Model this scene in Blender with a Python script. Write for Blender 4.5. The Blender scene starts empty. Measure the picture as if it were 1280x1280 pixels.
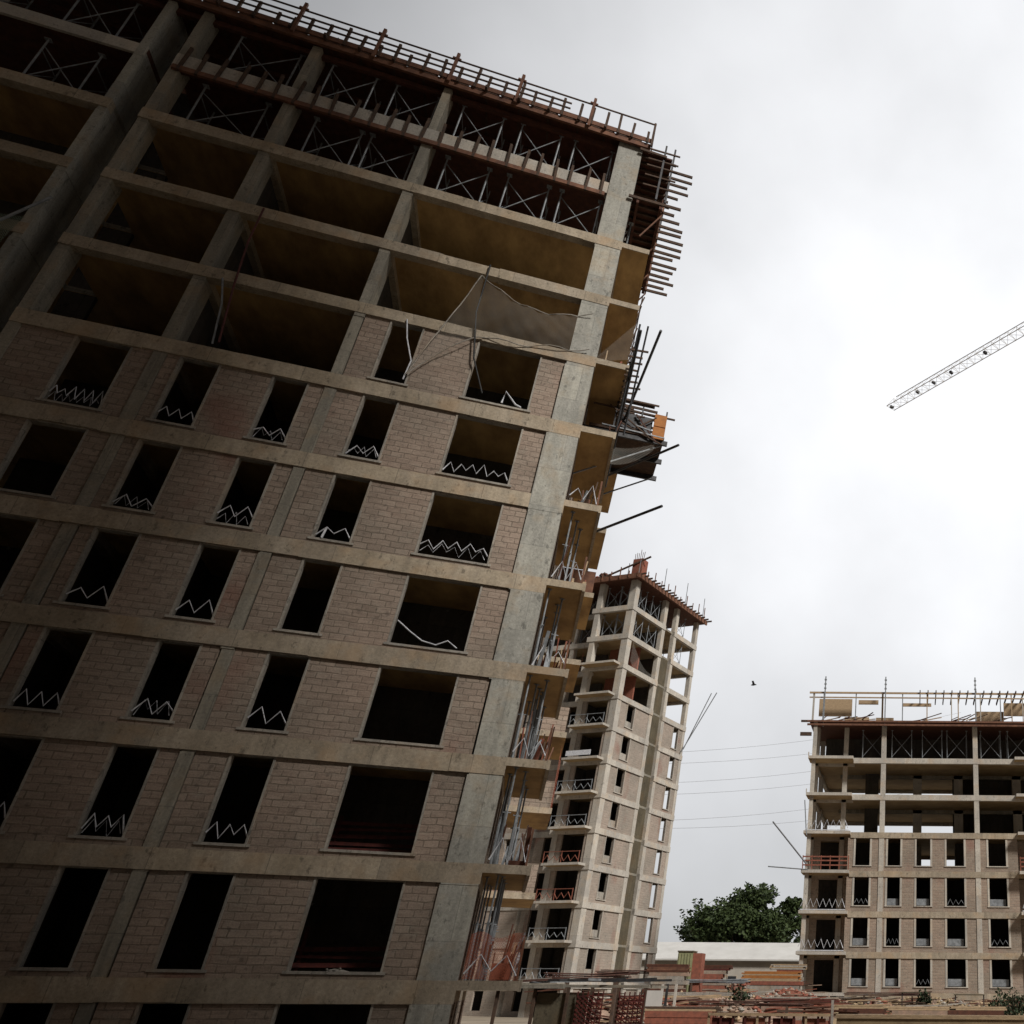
import bpy, math, random
from mathutils import Vector, Matrix
R = math.radians
random.seed(7)
scene = bpy.context.scene
COL = scene.collection
EYE = 1.8

# ------------------------------------------------------------------ camera
cam_d = bpy.data.cameras.new("camera"); cam = bpy.data.objects.new("camera", cam_d); COL.objects.link(cam)
cam_d.sensor_width = 36; cam_d.sensor_fit = 'HORIZONTAL'
cam_d.lens = 36*1114.87/1280; cam_d.shift_x = -0.3959; cam_d.clip_end = 3000
cam.matrix_world = Matrix.Translation((0, 0, EYE)) @ (Matrix.Rotation(R(90+28.453), 4, 'X') @ Matrix.Rotation(R(0.447), 4, 'Z'))
scene.camera = cam
scene.render.resolution_x = 1024; scene.render.resolution_y = 1024
scene.view_settings.view_transform = 'Standard'; scene.view_settings.look = 'None'
scene.view_settings.exposure = 0.0; scene.view_settings.gamma = 1

# ------------------------------------------------------------------ world: overcast, nishita behind thick cloud
SUN_AZ, SUN_EL = 130, 42
w = bpy.data.worlds.new("World"); scene.world = w; w.use_nodes = True
nt = w.node_tree; nt.nodes.clear()
def N(nt, t, **k):
    n = nt.nodes.new(t)
    for a, b in k.items(): setattr(n, a, b)
    return n
def math_n(nt, op, a, b=None, clamp=False):
    n = N(nt, 'ShaderNodeMath', operation=op, use_clamp=clamp)
    for i, v in enumerate((a, b)):
        if v is None: continue
        if isinstance(v, (int, float)): n.inputs[i].default_value = v
        else: nt.links.new(v, n.inputs[i])
    return n.outputs[0]
def ramp(nt, fac, stops):
    n = N(nt, 'ShaderNodeValToRGB'); nt.links.new(fac, n.inputs[0])
    e = n.color_ramp.elements
    while len(e) < len(stops): e.new(0.5)
    for i, (p, c) in enumerate(stops):
        e[i].position = p; e[i].color = (c, c, c, 1) if isinstance(c, (int, float)) else (*c, 1)
    return n.outputs[0]
sky = N(nt, 'ShaderNodeTexSky', sky_type='NISHITA', sun_disc=False)
sky.sun_elevation = R(SUN_EL); sky.sun_rotation = R(SUN_AZ)
tc = N(nt, 'ShaderNodeTexCoord')
nz = N(nt, 'ShaderNodeTexNoise'); nz.inputs['Scale'].default_value = 3.0; nz.inputs['Detail'].default_value = 6; nz.inputs['Roughness'].default_value = .48
nt.links.new(tc.outputs['Generated'], nz.inputs['Vector'])
vm = N(nt, 'ShaderNodeVectorMath', operation='DOT_PRODUCT'); nt.links.new(tc.outputs['Generated'], vm.inputs[0])
vm.inputs[1].default_value = Vector((.16, .80, .60)).normalized()
bright = ramp(nt, vm.outputs['Value'], [(0.0, 1.6), (0.60, 2.0), (0.735, 4.7), (0.86, 7.7), (0.94, 9.4), (1.0, 10.0)])
sx = N(nt, 'ShaderNodeSeparateXYZ'); nt.links.new(tc.outputs['Generated'], sx.inputs[0])
low = ramp(nt, sx.outputs['Z'], [(0.0, 0.98), (0.16, 0.96), (0.40, 1.0), (1.0, 1.0)])
cl = math_n(nt, 'MULTIPLY', math_n(nt, 'ADD', 0.64, math_n(nt, 'MULTIPLY', nz.outputs['Fac'], 0.75)), math_n(nt, 'MULTIPLY', bright, low))
cc = N(nt, 'ShaderNodeCombineColor')
nt.links.new(math_n(nt, 'MULTIPLY', cl, 0.985), cc.inputs[0]); nt.links.new(math_n(nt, 'MULTIPLY', cl, 0.995), cc.inputs[1]); nt.links.new(math_n(nt, 'MULTIPLY', cl, 1.02), cc.inputs[2])
mx = N(nt, 'ShaderNodeMix', data_type='RGBA'); mx.inputs['Factor'].default_value = 0.96
nt.links.new(sky.outputs[0], mx.inputs['A']); nt.links.new(cc.outputs[0], mx.inputs['B'])
bg = N(nt, 'ShaderNodeBackground'); bg.inputs['Strength'].default_value = 0.1
nt.links.new(mx.outputs['Result'], bg.inputs['Color'])
wo = N(nt, 'ShaderNodeOutputWorld'); nt.links.new(bg.outputs[0], wo.inputs['Surface'])

sd = bpy.data.lights.new("sun", 'SUN'); sd.energy = 4.1; sd.angle = R(10); sd.color = (1, .96, .9)
so = bpy.data.objects.new("sun", sd); COL.objects.link(so)
sv = Vector((math.sin(R(SUN_AZ))*math.cos(R(SUN_EL)), math.cos(R(SUN_AZ))*math.cos(R(SUN_EL)), math.sin(R(SUN_EL))))
so.rotation_euler = sv.to_track_quat('Z', 'Y').to_euler()

# ------------------------------------------------------------------ materials
def new_mat(name, rough=.85, metal=0):
    m = bpy.data.materials.new(name); m.use_nodes = True
    b = m.node_tree.nodes['Principled BSDF']; b.inputs['Roughness'].default_value = rough; b.inputs['Metallic'].default_value = metal
    b.inputs['Specular IOR Level'].default_value = .25
    return m, m.node_tree, b
def objvec(nt, planar=True):
    t = N(nt, 'ShaderNodeTexCoord')
    if not planar: return t.outputs['Object']
    s = N(nt, 'ShaderNodeSeparateXYZ'); nt.links.new(t.outputs['Object'], s.inputs[0])
    c = N(nt, 'ShaderNodeCombineXYZ')
    nt.links.new(math_n(nt, 'ADD', s.outputs['X'], s.outputs['Y']), c.inputs[0]); nt.links.new(s.outputs['Z'], c.inputs[1])
    return c.outputs[0]
def noise(nt, vec, scale, detail=4, rough=.55, stretch=None):
    if stretch:
        mp = N(nt, 'ShaderNodeMapping'); mp.inputs['Scale'].default_value = stretch; nt.links.new(vec, mp.inputs[0]); vec = mp.outputs[0]
    n = N(nt, 'ShaderNodeTexNoise'); n.inputs['Scale'].default_value = scale; n.inputs['Detail'].default_value = detail; n.inputs['Roughness'].default_value = rough
    nt.links.new(vec, n.inputs['Vector']); return n.outputs['Fac']
def mixc(nt, f, a, b, mode='MIX'):
    n = N(nt, 'ShaderNodeMix', data_type='RGBA', blend_type=mode)
    for k, v in (('Factor', f), ('A', a), ('B', b)):
        s = [i for i in n.inputs if i.name == k and (i.type == 'RGBA' or k == 'Factor' and i.type == 'VALUE')][0]
        if isinstance(v, (int, float)): s.default_value = v
        elif isinstance(v, tuple): s.default_value = (*v, 1)
        else: nt.links.new(v, s)
    return [o for o in n.outputs if o.type == 'RGBA'][0]
def bump(nt, b, h, strength=.3, dist=.02):
    n = N(nt, 'ShaderNodeBump'); n.inputs['Strength'].default_value = strength; n.inputs['Distance'].default_value = dist
    nt.links.new(h, n.inputs['Height']); nt.links.new(n.outputs[0], b.inputs['Normal'])
def concrete(name, c1, c2, panel=(1.45, 1.0), stain=.5, joint=.55):
    m, nt, b = new_mat(name, .9)
    v3 = objvec(nt, False); v2 = objvec(nt)
    base = mixc(nt, ramp(nt, noise(nt, v3, .9, 5), [(.35, 0.0), (.65, 1.0)]), c1, c2)
    br = N(nt, 'ShaderNodeTexBrick'); nt.links.new(v2, br.inputs['Vector'])
    br.inputs['Scale'].default_value = 1; br.inputs['Brick Width'].default_value = panel[0]; br.inputs['Row Height'].default_value = panel[1]
    br.inputs['Mortar Size'].default_value = .012; br.inputs['Mortar Smooth'].default_value = .3; br.offset = .37
    br.inputs['Color1'].default_value = (.80, .80, .80, 1); br.inputs['Color2'].default_value = (1.12, 1.10, 1.05, 1); br.inputs['Mortar'].default_value = (joint, joint, joint, 1)
    base = mixc(nt, .8, base, br.outputs['Color'], 'MULTIPLY')
    streak = ramp(nt, noise(nt, v3, 1.6, 5, .6, (2.2, 2.2, .28)), [(.42, 0.0), (.68, 1.0)])
    base = mixc(nt, math_n(nt, 'MULTIPLY', streak, stain), base, tuple(x*.42 for x in c1))
    fine = noise(nt, v3, 14, 6, .7)
    base = mixc(nt, .55, base, ramp(nt, fine, [(.3, .55), (.7, 1.35)]), 'MULTIPLY')
    blot = ramp(nt, noise(nt, v3, 3.1, 5, .7), [(.66, 0.0), (.74, 1.0)])
    base = mixc(nt, math_n(nt, 'MULTIPLY', blot, .45), base, (.46, .45, .42))
    spot = ramp(nt, noise(nt, v3, 4.6, 4, .75, (1, 1, .6)), [(.585, 0.0), (.66, 1.0)])
    base = mixc(nt, math_n(nt, 'MULTIPLY', spot, .6), base, tuple(x*.3 for x in c2))
    rusty = ramp(nt, noise(nt, v3, .8, 3, .6), [(.52, 0.0), (.66, 1.0)])
    base = mixc(nt, math_n(nt, 'MULTIPLY', rusty, .35), base, (c1[0]*.95, c1[1]*.72, c1[2]*.5))
    nt.links.new(base, b.inputs['Base Color']); bump(nt, b, fine, .35, .02)
    return m
def brick(name, c1, c2, mortar, w=.39, h=.2):
    m, nt, b = new_mat(name, .95)
    v2 = objvec(nt); v3 = objvec(nt, False)
    wob = N(nt, 'ShaderNodeVectorMath', operation='ADD'); nt.links.new(v2, wob.inputs[0])
    ns = N(nt, 'ShaderNodeTexNoise'); ns.inputs['Scale'].default_value = 2.2; nt.links.new(v3, ns.inputs['Vector'])
    sc = N(nt, 'ShaderNodeVectorMath', operation='SCALE'); nt.links.new(ns.outputs['Color'], sc.inputs[0]); sc.inputs['Scale'].default_value = .075
    nt.links.new(sc.outputs[0], wob.inputs[1])
    br = N(nt, 'ShaderNodeTexBrick'); nt.links.new(wob.outputs[0], br.inputs['Vector'])
    for k, v in (('Scale', 1), ('Brick Width', w), ('Row Height', h), ('Mortar Size', .02), ('Mortar Smooth', .4), ('Bias', -.05)): br.inputs[k].default_value = v
    br.inputs['Color1'].default_value = (*c1, 1); br.inputs['Color2'].default_value = (*c2, 1); br.inputs['Mortar'].default_value = (*mortar, 1)
    jn = ramp(nt, noise(nt, v3, 1.9, 5, .7, (.6, .6, 2.2)), [(.36, 0.0), (.60, 1.0)])
    base = mixc(nt, math_n(nt, 'MULTIPLY', jn, .85), br.outputs['Color'], mixc(nt, ramp(nt, noise(nt, v3, 5.5, 4, .7, (.35, .35, 2.6)), [(.38, 0.0), (.62, 1.0)]), c2, c1))
    big = ramp(nt, noise(nt, v3, .38, 3, .5), [(.38, 0.0), (.62, 1.0)])
    base = mixc(nt, .75, base, mixc(nt, big, (.84, .86, .84), (1.12, 1.06, 1.02)), 'MULTIPLY')
    base = mixc(nt, math_n(nt, 'MULTIPLY', ramp(nt, noise(nt, v3, .33, 2, .5, (1.3, 1.3, .8)), [(.60, 0.0), (.70, 1.0)]), .55), base, (.26, .13, .10))
    smear = ramp(nt, noise(nt, v3, 1.7, 6, .7, (1, 1, 1.8)), [(.55, 0.0), (.72, 1.0)])
    base = mixc(nt, math_n(nt, 'MULTIPLY', smear, .5), base, (.30, .27, .225))
    dark = ramp(nt, noise(nt, v3, 5.5, 3, .65), [(.62, 0.0), (.68, 1.0)])
    base = mixc(nt, math_n(nt, 'MULTIPLY', dark, .45), base, (.06, .05, .045))
    fine = noise(nt, v3, 22, 5, .7)
    base = mixc(nt, .6, base, ramp(nt, fine, [(.3, .6), (.7, 1.3)]), 'MULTIPLY')
    nt.links.new(base, b.inputs['Base Color'])
    hh = math_n(nt, 'SUBTRACT', math_n(nt, 'MULTIPLY', fine, .4), math_n(nt, 'MULTIPLY', br.outputs['Fac'], .8))
    bump(nt, b, hh, .7, .02)
    return m
def plain(name, c1, c2=None, rough=.8, metal=0, scale=3, stretch=None):
    m, nt, b = new_mat(name, rough, metal)
    c2 = c2 or tuple(x*.6 for x in c1)
    v = objvec(nt, False)
    f = ramp(nt, noise(nt, v, scale, 5, .65, stretch), [(.34, 0.0), (.66, 1.0)])
    nt.links.new(mixc(nt, f, c1, c2), b.inputs['Base Color'])
    bump(nt, b, noise(nt, v, 18, 4), .2, .01)
    return m
def netting(name, col, alpha, cell=.12):
    m, nt, b = new_mat(name, .9)
    v = objvec(nt)
    mp = N(nt, 'ShaderNodeMapping'); mp.inputs['Rotation'].default_value = (0, 0, R(45)); nt.links.new(v, mp.inputs[0])
    br = N(nt, 'ShaderNodeTexBrick'); nt.links.new(mp.outputs[0], br.inputs['Vector']); br.offset = 0
    for k, x in (('Scale', 1), ('Brick Width', cell), ('Row Height', cell), ('Mortar Size', cell*.17), ('Mortar Smooth', .3)): br.inputs[k].default_value = x
    n = noise(nt, objvec(nt, False), 1.3, 4)
    fac = math_n(nt, 'ADD', math_n(nt, 'MULTIPLY', br.outputs['Fac'], .75*alpha), math_n(nt, 'MULTIPLY', n, alpha*.6), True)
    nt.links.new(fac, b.inputs['Alpha']); b.inputs['Base Color'].default_value = (*col, 1)
    return m
M = dict(
    beam=concrete('beam_concrete', (.44, .375, .295), (.33, .275, .205), (2.6, 3.0), .42, .5),
    column=concrete('column_concrete', (.42, .41, .37), (.34, .335, .30), (1.1, 1.5), .5, .6),
    colold=concrete('weathered_column_concrete', (.34, .315, .265), (.27, .25, .21), (1.1, 1.5), .6, .6),
    slab=concrete('slab_concrete', (.30, .28, .24), (.25, .23, .19)),
    inner=concrete('shade_dark_inner_concrete', (.10, .09, .08), (.07, .065, .06)),  # darkness of the unlit rooms put into the concrete colour
    light=concrete('light_concrete', (.52, .485, .435), (.43, .40, .36), (2.2, 3.0), .25, .7),
    strip=concrete('dark_brown_concrete', (.13, .11, .075), (.095, .08, .055), (2.2, 3.0), .5, .6),  # dark brown concrete for the shaft, block, lid and bench tops
    soffit=plain('stained_plywood_soffit', (.52, .335, .14), (.27, .165, .07), .8, 0, 1.1, (1, .45, 1)),
    soffit_pale=plain('pale_soffit', (.40, .29, .16), (.28, .19, .10), .8, 0, .8),
    brick=brick('block_wall', (.35, .285, .235), (.235, .182, .148), (.175, .145, .115)),
    brick_far=brick('far_block_wall', (.37, .315, .27), (.28, .235, .20), (.34, .31, .275)),
    brick_right=brick('right_block_wall', (.345, .275, .22), (.24, .185, .15), (.32, .29, .25)),
    mortar=concrete('mortar_reveal', (.40, .37, .33), (.30, .28, .25)),
    rust=plain('rusty_formwork', (.115, .045, .028), (.06, .028, .02), .8, 0, 4),
    rustlight=plain('brown_formwork_beam', (.21, .10, .06), (.10, .05, .035), .8, 0, 3),
    timber=plain('dark_timber', (.10, .062, .042), (.05, .034, .027), .85, 0, 6),
    plank=plain('pale_timber', (.46, .34, .21), (.28, .20, .13), .8, 0, 5, (1, 1, 4)),
    orangewood=plain('orange_formwork_panel', (.42, .17, .045), (.30, .12, .04), .7, 0, 3),
    steel=plain('galvanised_steel', (.30, .32, .34), (.16, .17, .18), .6, .3, 5),
    paint=plain('pale_grey_crane_paint', (.80, .80, .80), (.66, .66, .67), .5, 0, 2),
    darksteel=plain('dark_steel', (.07, .07, .075), (.035, .035, .035), .5, .5, 5),
    rebar=plain('rusted_rebar', (.13, .065, .05), (.06, .035, .03), .8, .3, 9),
    white=plain('white_strap', (.72, .73, .76), (.45, .46, .50), .6, 0, 8),
    redpaint=plain('red_barrier', (.12, .028, .022), (.05, .015, .014), .6, 0, 5),
    redbrick=plain('red_brick_heap', (.29, .10, .065), (.17, .07, .05), .9, 0, 5),
    cable=plain('black_cable', (.03, .03, .03), (.02, .02, .02), .6),
    hose=plain('dark_red_hose', (.12, .04, .035), (.08, .03, .03), .6),
    wire=plain('power_cable', (.30, .31, .33), (.25, .26, .28), .6),
    net=netting('pale_safety_net', (.58, .55, .49), .125, .055),
    greennet=netting('dusty_green_net', (.13, .16, .12), .75, .06),
    orangenet=netting('orange_safety_net', (.48, .13, .07), .5, .055),
    soil=plain('sandy_soil', (.36, .27, .16), (.22, .16, .10), .95, 0, 1.6),
    ground=plain('dusty_ground', (.30, .25, .19), (.21, .175, .135), .95, 0, .25),
    rubble=plain('mixed_rubble', (.36, .24, .18), (.20, .155, .12), .95, 0, 2.2),
    roof=plain('white_sheet_roof', (.52, .51, .49), (.44, .43, .41), .6, 0, .6),
    render=plain('cream_render', (.44, .41, .36), (.36, .33, .29), .85, 0, .8),
    glass=plain('dark_window', (.04, .045, .05), (.03, .03, .035), .2, 0, 1),
    green=plain('olive_painted_steel', (.27, .27, .15), (.19, .20, .11), .6, 0, 2),
    bark=plain('bark', (.09, .07, .05), (.06, .045, .035), .9, 0, 6),
    leaf=plain('foliage', (.022, .036, .012), (.05, .072, .022), .7, 0, 1.1),
    leafdark=plain('dark_foliage', (.016, .026, .012), (.032, .046, .018), .7, 0, 1.1),
    skin=plain('skin', (.45, .28, .2), None, .7), hivis=plain('orange_vest', (.8, .22, .06), None, .8),
    bird=plain('dark_feathers', (.05, .05, .05), None, .8),
)
# ------------------------------------------------------------------ mesh helpers
class MB:
    def __init__(s): s.v = []; s.f = []; s.m = []; s.mats = []; s.cur = 0
    def mat(s, m):
        if m not in s.mats: s.mats.append(m)
        s.cur = s.mats.index(m); return s
    def box(s, x0, x1, y0, y1, z0, z1, bottom=None):
        i = len(s.v)
        s.v += [(x0,y0,z0),(x1,y0,z0),(x1,y1,z0),(x0,y1,z0),(x0,y0,z1),(x1,y0,z1),(x1,y1,z1),(x0,y1,z1)]
        for k, q in enumerate(((0,3,2,1),(4,5,6,7),(0,1,5,4),(1,2,6,5),(2,3,7,6),(3,0,4,7))):
            s.f.append(tuple(i+a for a in q))
            if k == 0 and bottom:
                c = s.cur; s.mat(bottom); s.m.append(s.cur); s.cur = c
            else: s.m.append(s.cur)
        return s
    def bar(s, a, b, w, h=None, up=(0,0,1)):
        a = Vector(a); b = Vector(b); h = h or w; d = (b-a).normalized(); u = Vector(up)
        if abs(d.dot(u)) > .95: u = Vector((1, 0, 0))
        x = d.cross(u).normalized()*w/2; y = x.cross(d).normalized()*h/2; i = len(s.v)
        for p in (a, b):
            for q in ((-1,-1),(1,-1),(1,1),(-1,1)): s.v.append(tuple(p+x*q[0]+y*q[1]))
        for q in ((0,1,2,3),(7,6,5,4),(0,4,5,1),(1,5,6,2),(2,6,7,3),(3,7,4,0)): s.f.append(tuple(i+k for k in q)); s.m.append(s.cur)
        return s
    def tube(s, pts, r, n=6):
        pts = [Vector(p) for p in pts]; i0 = len(s.v)
        for k, p in enumerate(pts):
            d = (pts[min(k+1, len(pts)-1)]-pts[max(k-1, 0)]).normalized()
            u = Vector((0,0,1)) if abs(d.z) < .95 else Vector((1,0,0))
            x = d.cross(u).normalized(); y = x.cross(d)
            rr = r[k] if isinstance(r, (list, tuple)) else r
            for j in range(n):
                a = 2*math.pi*j/n; s.v.append(tuple(p+(x*math.cos(a)+y*math.sin(a))*rr))
        for k in range(len(pts)-1):
            for j in range(n):
                a = i0+k*n+j; b = i0+k*n+(j+1) % n; s.f.append((a, b, b+n, a+n)); s.m.append(s.cur)
        s.f.append(tuple(i0+j for j in range(n))[::-1]); s.m.append(s.cur)
        e = i0+(len(pts)-1)*n; s.f.append(tuple(e+j for j in range(n))); s.m.append(s.cur)
        return s
    def quad(s, a, b, c, d): 
        i = len(s.v); s.v += [tuple(a), tuple(b), tuple(c), tuple(d)]; s.f.append((i,i+1,i+2,i+3)); s.m.append(s.cur)
    def grid(s, P, nu, nv):
        i = len(s.v)
        for v in range(nv+1):
            for u in range(nu+1): s.v.append(tuple(P(u/nu, v/nv)))
        for v in range(nv):
            for u in range(nu):
                a = i+v*(nu+1)+u; s.f.append((a, a+1, a+nu+2, a+nu+1)); s.m.append(s.cur)
        return s
    def rock(s, c, r):
        i = len(s.v)
        for q in ((1,0,0),(-1,0,0),(0,1,0),(0,-1,0),(0,0,1),(0,0,-1)):
            k = r*random.uniform(.6, 1.2); s.v.append((c[0]+q[0]*k, c[1]+q[1]*k, c[2]+q[2]*k*.7))
        for q in ((0,2,4),(2,1,4),(1,3,4),(3,0,4),(2,0,5),(1,2,5),(3,1,5),(0,3,5)): s.f.append(tuple(i+a for a in q)); s.m.append(s.cur)
    def build(s, name, mat=None, parent=None, label=None, smooth=False):
        me = bpy.data.meshes.new(name); me.from_pydata(s.v, [], s.f)
        if mat is not None and not s.mats: me.materials.append(mat)
        for m in s.mats: me.materials.append(m)
        if s.mats: me.polygons.foreach_set('material_index', s.m)
        if smooth: me.polygons.foreach_set('use_smooth', [True]*len(s.f))
        me.update()
        o = bpy.data.objects.new(name, me); COL.objects.link(o)
        if parent: o.parent = parent
        if label: o['label'] = label
        return o
def tag(o, label, cat, group=None):
    o['label'] = label; o['category'] = cat
    if group: o['group'] = group
    return o
def empty(name, loc, rz, label, cat, group=None):
    o = bpy.data.objects.new(name, None); COL.objects.link(o); o.location = loc; o.rotation_euler = (0, 0, rz); o.empty_display_size = .3
    return tag(o, label, cat, group)
def dup(src, loc, rz, label, parent_rot=None):
    c = src.copy(); COL.objects.link(c); c.location = loc; c.rotation_euler = (0, 0, rz); c['label'] = label
    for ch in src.children:
        d = ch.copy(); COL.objects.link(d); d.parent = c
        for g in ch.children:
            e = g.copy(); COL.objects.link(e); e.parent = d
    return c
def structure(o): o['kind'] = 'structure'; return o
def wall(mb, x0, x1, z0, z1, y0, t, ops, axis='x', pos=0):
    """wall strip with rectangular openings (a,b,zlo,zhi) butted boxes"""
    def bx(a, b, c, d):
        if b-a < .01 or d-c < .01: return
        if axis == 'x': mb.box(a, b, y0, y0+t, c, d)
        else: mb.box(y0, y0+t, a, b, c, d)
    cur = x0
    for a, b, c, d in sorted(ops):
        bx(cur, a, z0, z1); bx(a, b, z0, c); bx(a, b, d, z1); cur = b
    bx(cur, x1, z0, z1)
def WB(parent, mat, *a):
    mb = MB().mat(mat); wall(mb, *a); mb.build('block_wall', None, parent)
def ordn(i): return ['first','second','third','fourth','fifth','sixth','seventh','eighth','ninth','tenth','eleventh','twelfth','thirteenth','fourteenth'][i]
def at(x, y, Y):
    """world point seen at photograph pixel x,y at forward distance Y (only used to size real things)"""
    f, cx, p, r = 1114.87, 1146.7, R(28.453), R(.447)
    a = x-cx; b = y-640; a, b = a*math.cos(r)+b*math.sin(r), -a*math.sin(r)+b*math.cos(r)
    X, U = a/f, -b/f; d = Vector((X, math.cos(p)-U*math.sin(p), math.sin(p)+U*math.cos(p)))
    return Vector((0, 0, EYE))+d*(Y/d.y)

# ------------------------------------------------------------------ ground
g = MB(); g.box(-900, 900, -900, 2200, -1, 0); structure(g.build('ground', M['ground']))

# ================================================================== MAIN BUILDING
RZ = math.atan2(.38166, .92430)
P0 = Vector((-12.3037, 27.1822, 0))
HL = [0.25, 3.2, 6.2, 9.1, 12.1, 15.1, 18.2, 21.3, 24.3, 27.3, 30.3, 33.2]
L = {k+1: h+EYE for k, h in enumerate(HL)}; L[0] = 0.0
def loc(x, y, z): # main building local to world
    return P0+Matrix.Rotation(RZ, 3, 'Z')@Vector((x, y, z))
bld = empty('concrete_building', P0, RZ, 'tall dark unfinished concrete and block tower filling the left of the photo', 'building', 'unfinished towers')
W, DEP = -27.0, 14.0
A0, A1, GW = -16.32, -16.02, -17.2
CB, CC = (-12.70, -12.38), (-8.0, -7.68)
# slabs
for k in range(1, 11):
    z = L[k]; mb = MB().mat(M['beam']); TH = .53 if k < 8 else .43
    # front edge beam in casting lengths
    x = A0
    cuts = [A0] + sorted(random.uniform(A0+1, -1.2) for _ in range(5)) + [0.03]
    for a, b in zip(cuts[:-1], cuts[1:]):
        j = random.uniform(-.014, .014); jz = random.uniform(-.02, .02)
        if b-a > .3: mb.box(a, b, -.045+j, .32, z-TH+jz, z+random.uniform(-.012, .012))
        else: mb.box(a, b, -.05, .32, z-TH, z)
    for a, b in ((W, -22), (-22, GW-.0)):
        mb.box(a, b, -.045+random.uniform(-.01, .01), .32, z-TH, z)
    mb.mat(M['slab'])
    mb.box(A0, 0.0, .32, 3.0, z-.2, z-.003, M['soffit']); mb.box(W, GW, .32, 3.0, z-.2, z-.003, M['soffit'])
    mb.box(W, 0.0, 3.0, DEP, z-.2, z-.003, M['soffit'])
    mb.mat(M['beam']); 
    for xx in (CC[0]+.06, CB[0]+.06): mb.box(xx, xx+.3, .32, DEP, z-.45, z-.2)
    mb.box(-.3, 0, .32, DEP-.1, z-.5, z-.2)
    mb.build('floor_slab', None, bld)
z = L[11]; mb = MB().mat(M['light']); mb.box(A0, -1.02, -.01, .34, z-.55, z+.06); mb.mat(M['rust']); mb.box(A0, -.02, .34, 5, z-.28, z-.04); mb.box(W, GW, .12, 5, z-.28, z-.04)
mb.mat(M['light']); mb.box(W, GW, .0, .12, z-.5, z-.02)
mb.build('floor_slab', None, bld)
# columns
def column(x0, x1, y0, y1, ztop, m, zb=0):
    mb = MB().mat(m); prev = zb
    for k in range(1, 13):
        t = L[k]-.58 if k < 11 else (L[k]-.02 if k == 11 else L[k]-.3)
        if prev >= ztop: break
        j = random.uniform(-.02, .02); mb.box(x0+j, x1+random.uniform(-.02, .02), y0+random.uniform(-.012, .012), y1, prev, min(t, ztop))
        prev = t
    return mb.build('column', None, bld)
column(A0, A1, -.0, .75, 99, M['colold']); column(*CB, .0, .75, 99, M['colold']); column(*CC, .0, .75, 99, M['colold'])
column(GW-.26, GW, .0, 1.5, 99, M['column']); column(-22.4, -22, 0, 1, 99, M['column'])
mb = MB().mat(M['column'])   # corner blade, with cast joints
for k in range(0, 12):
    zb = L[k]; zt = L[k+1]-.57
    wdt = [1.0, .98, .96, .92, 1.0, 1.06, 1.08, 1.02, .98, .98, 1.0, 1.0][k]
    if k >= 10: zt = L[k+1]-.05
    mb.box(-wdt, .0, -.03+random.uniform(-.012, .012), .62, zb-.57 if k else 0, zt)
mb.build('column', None, bld)
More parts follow.
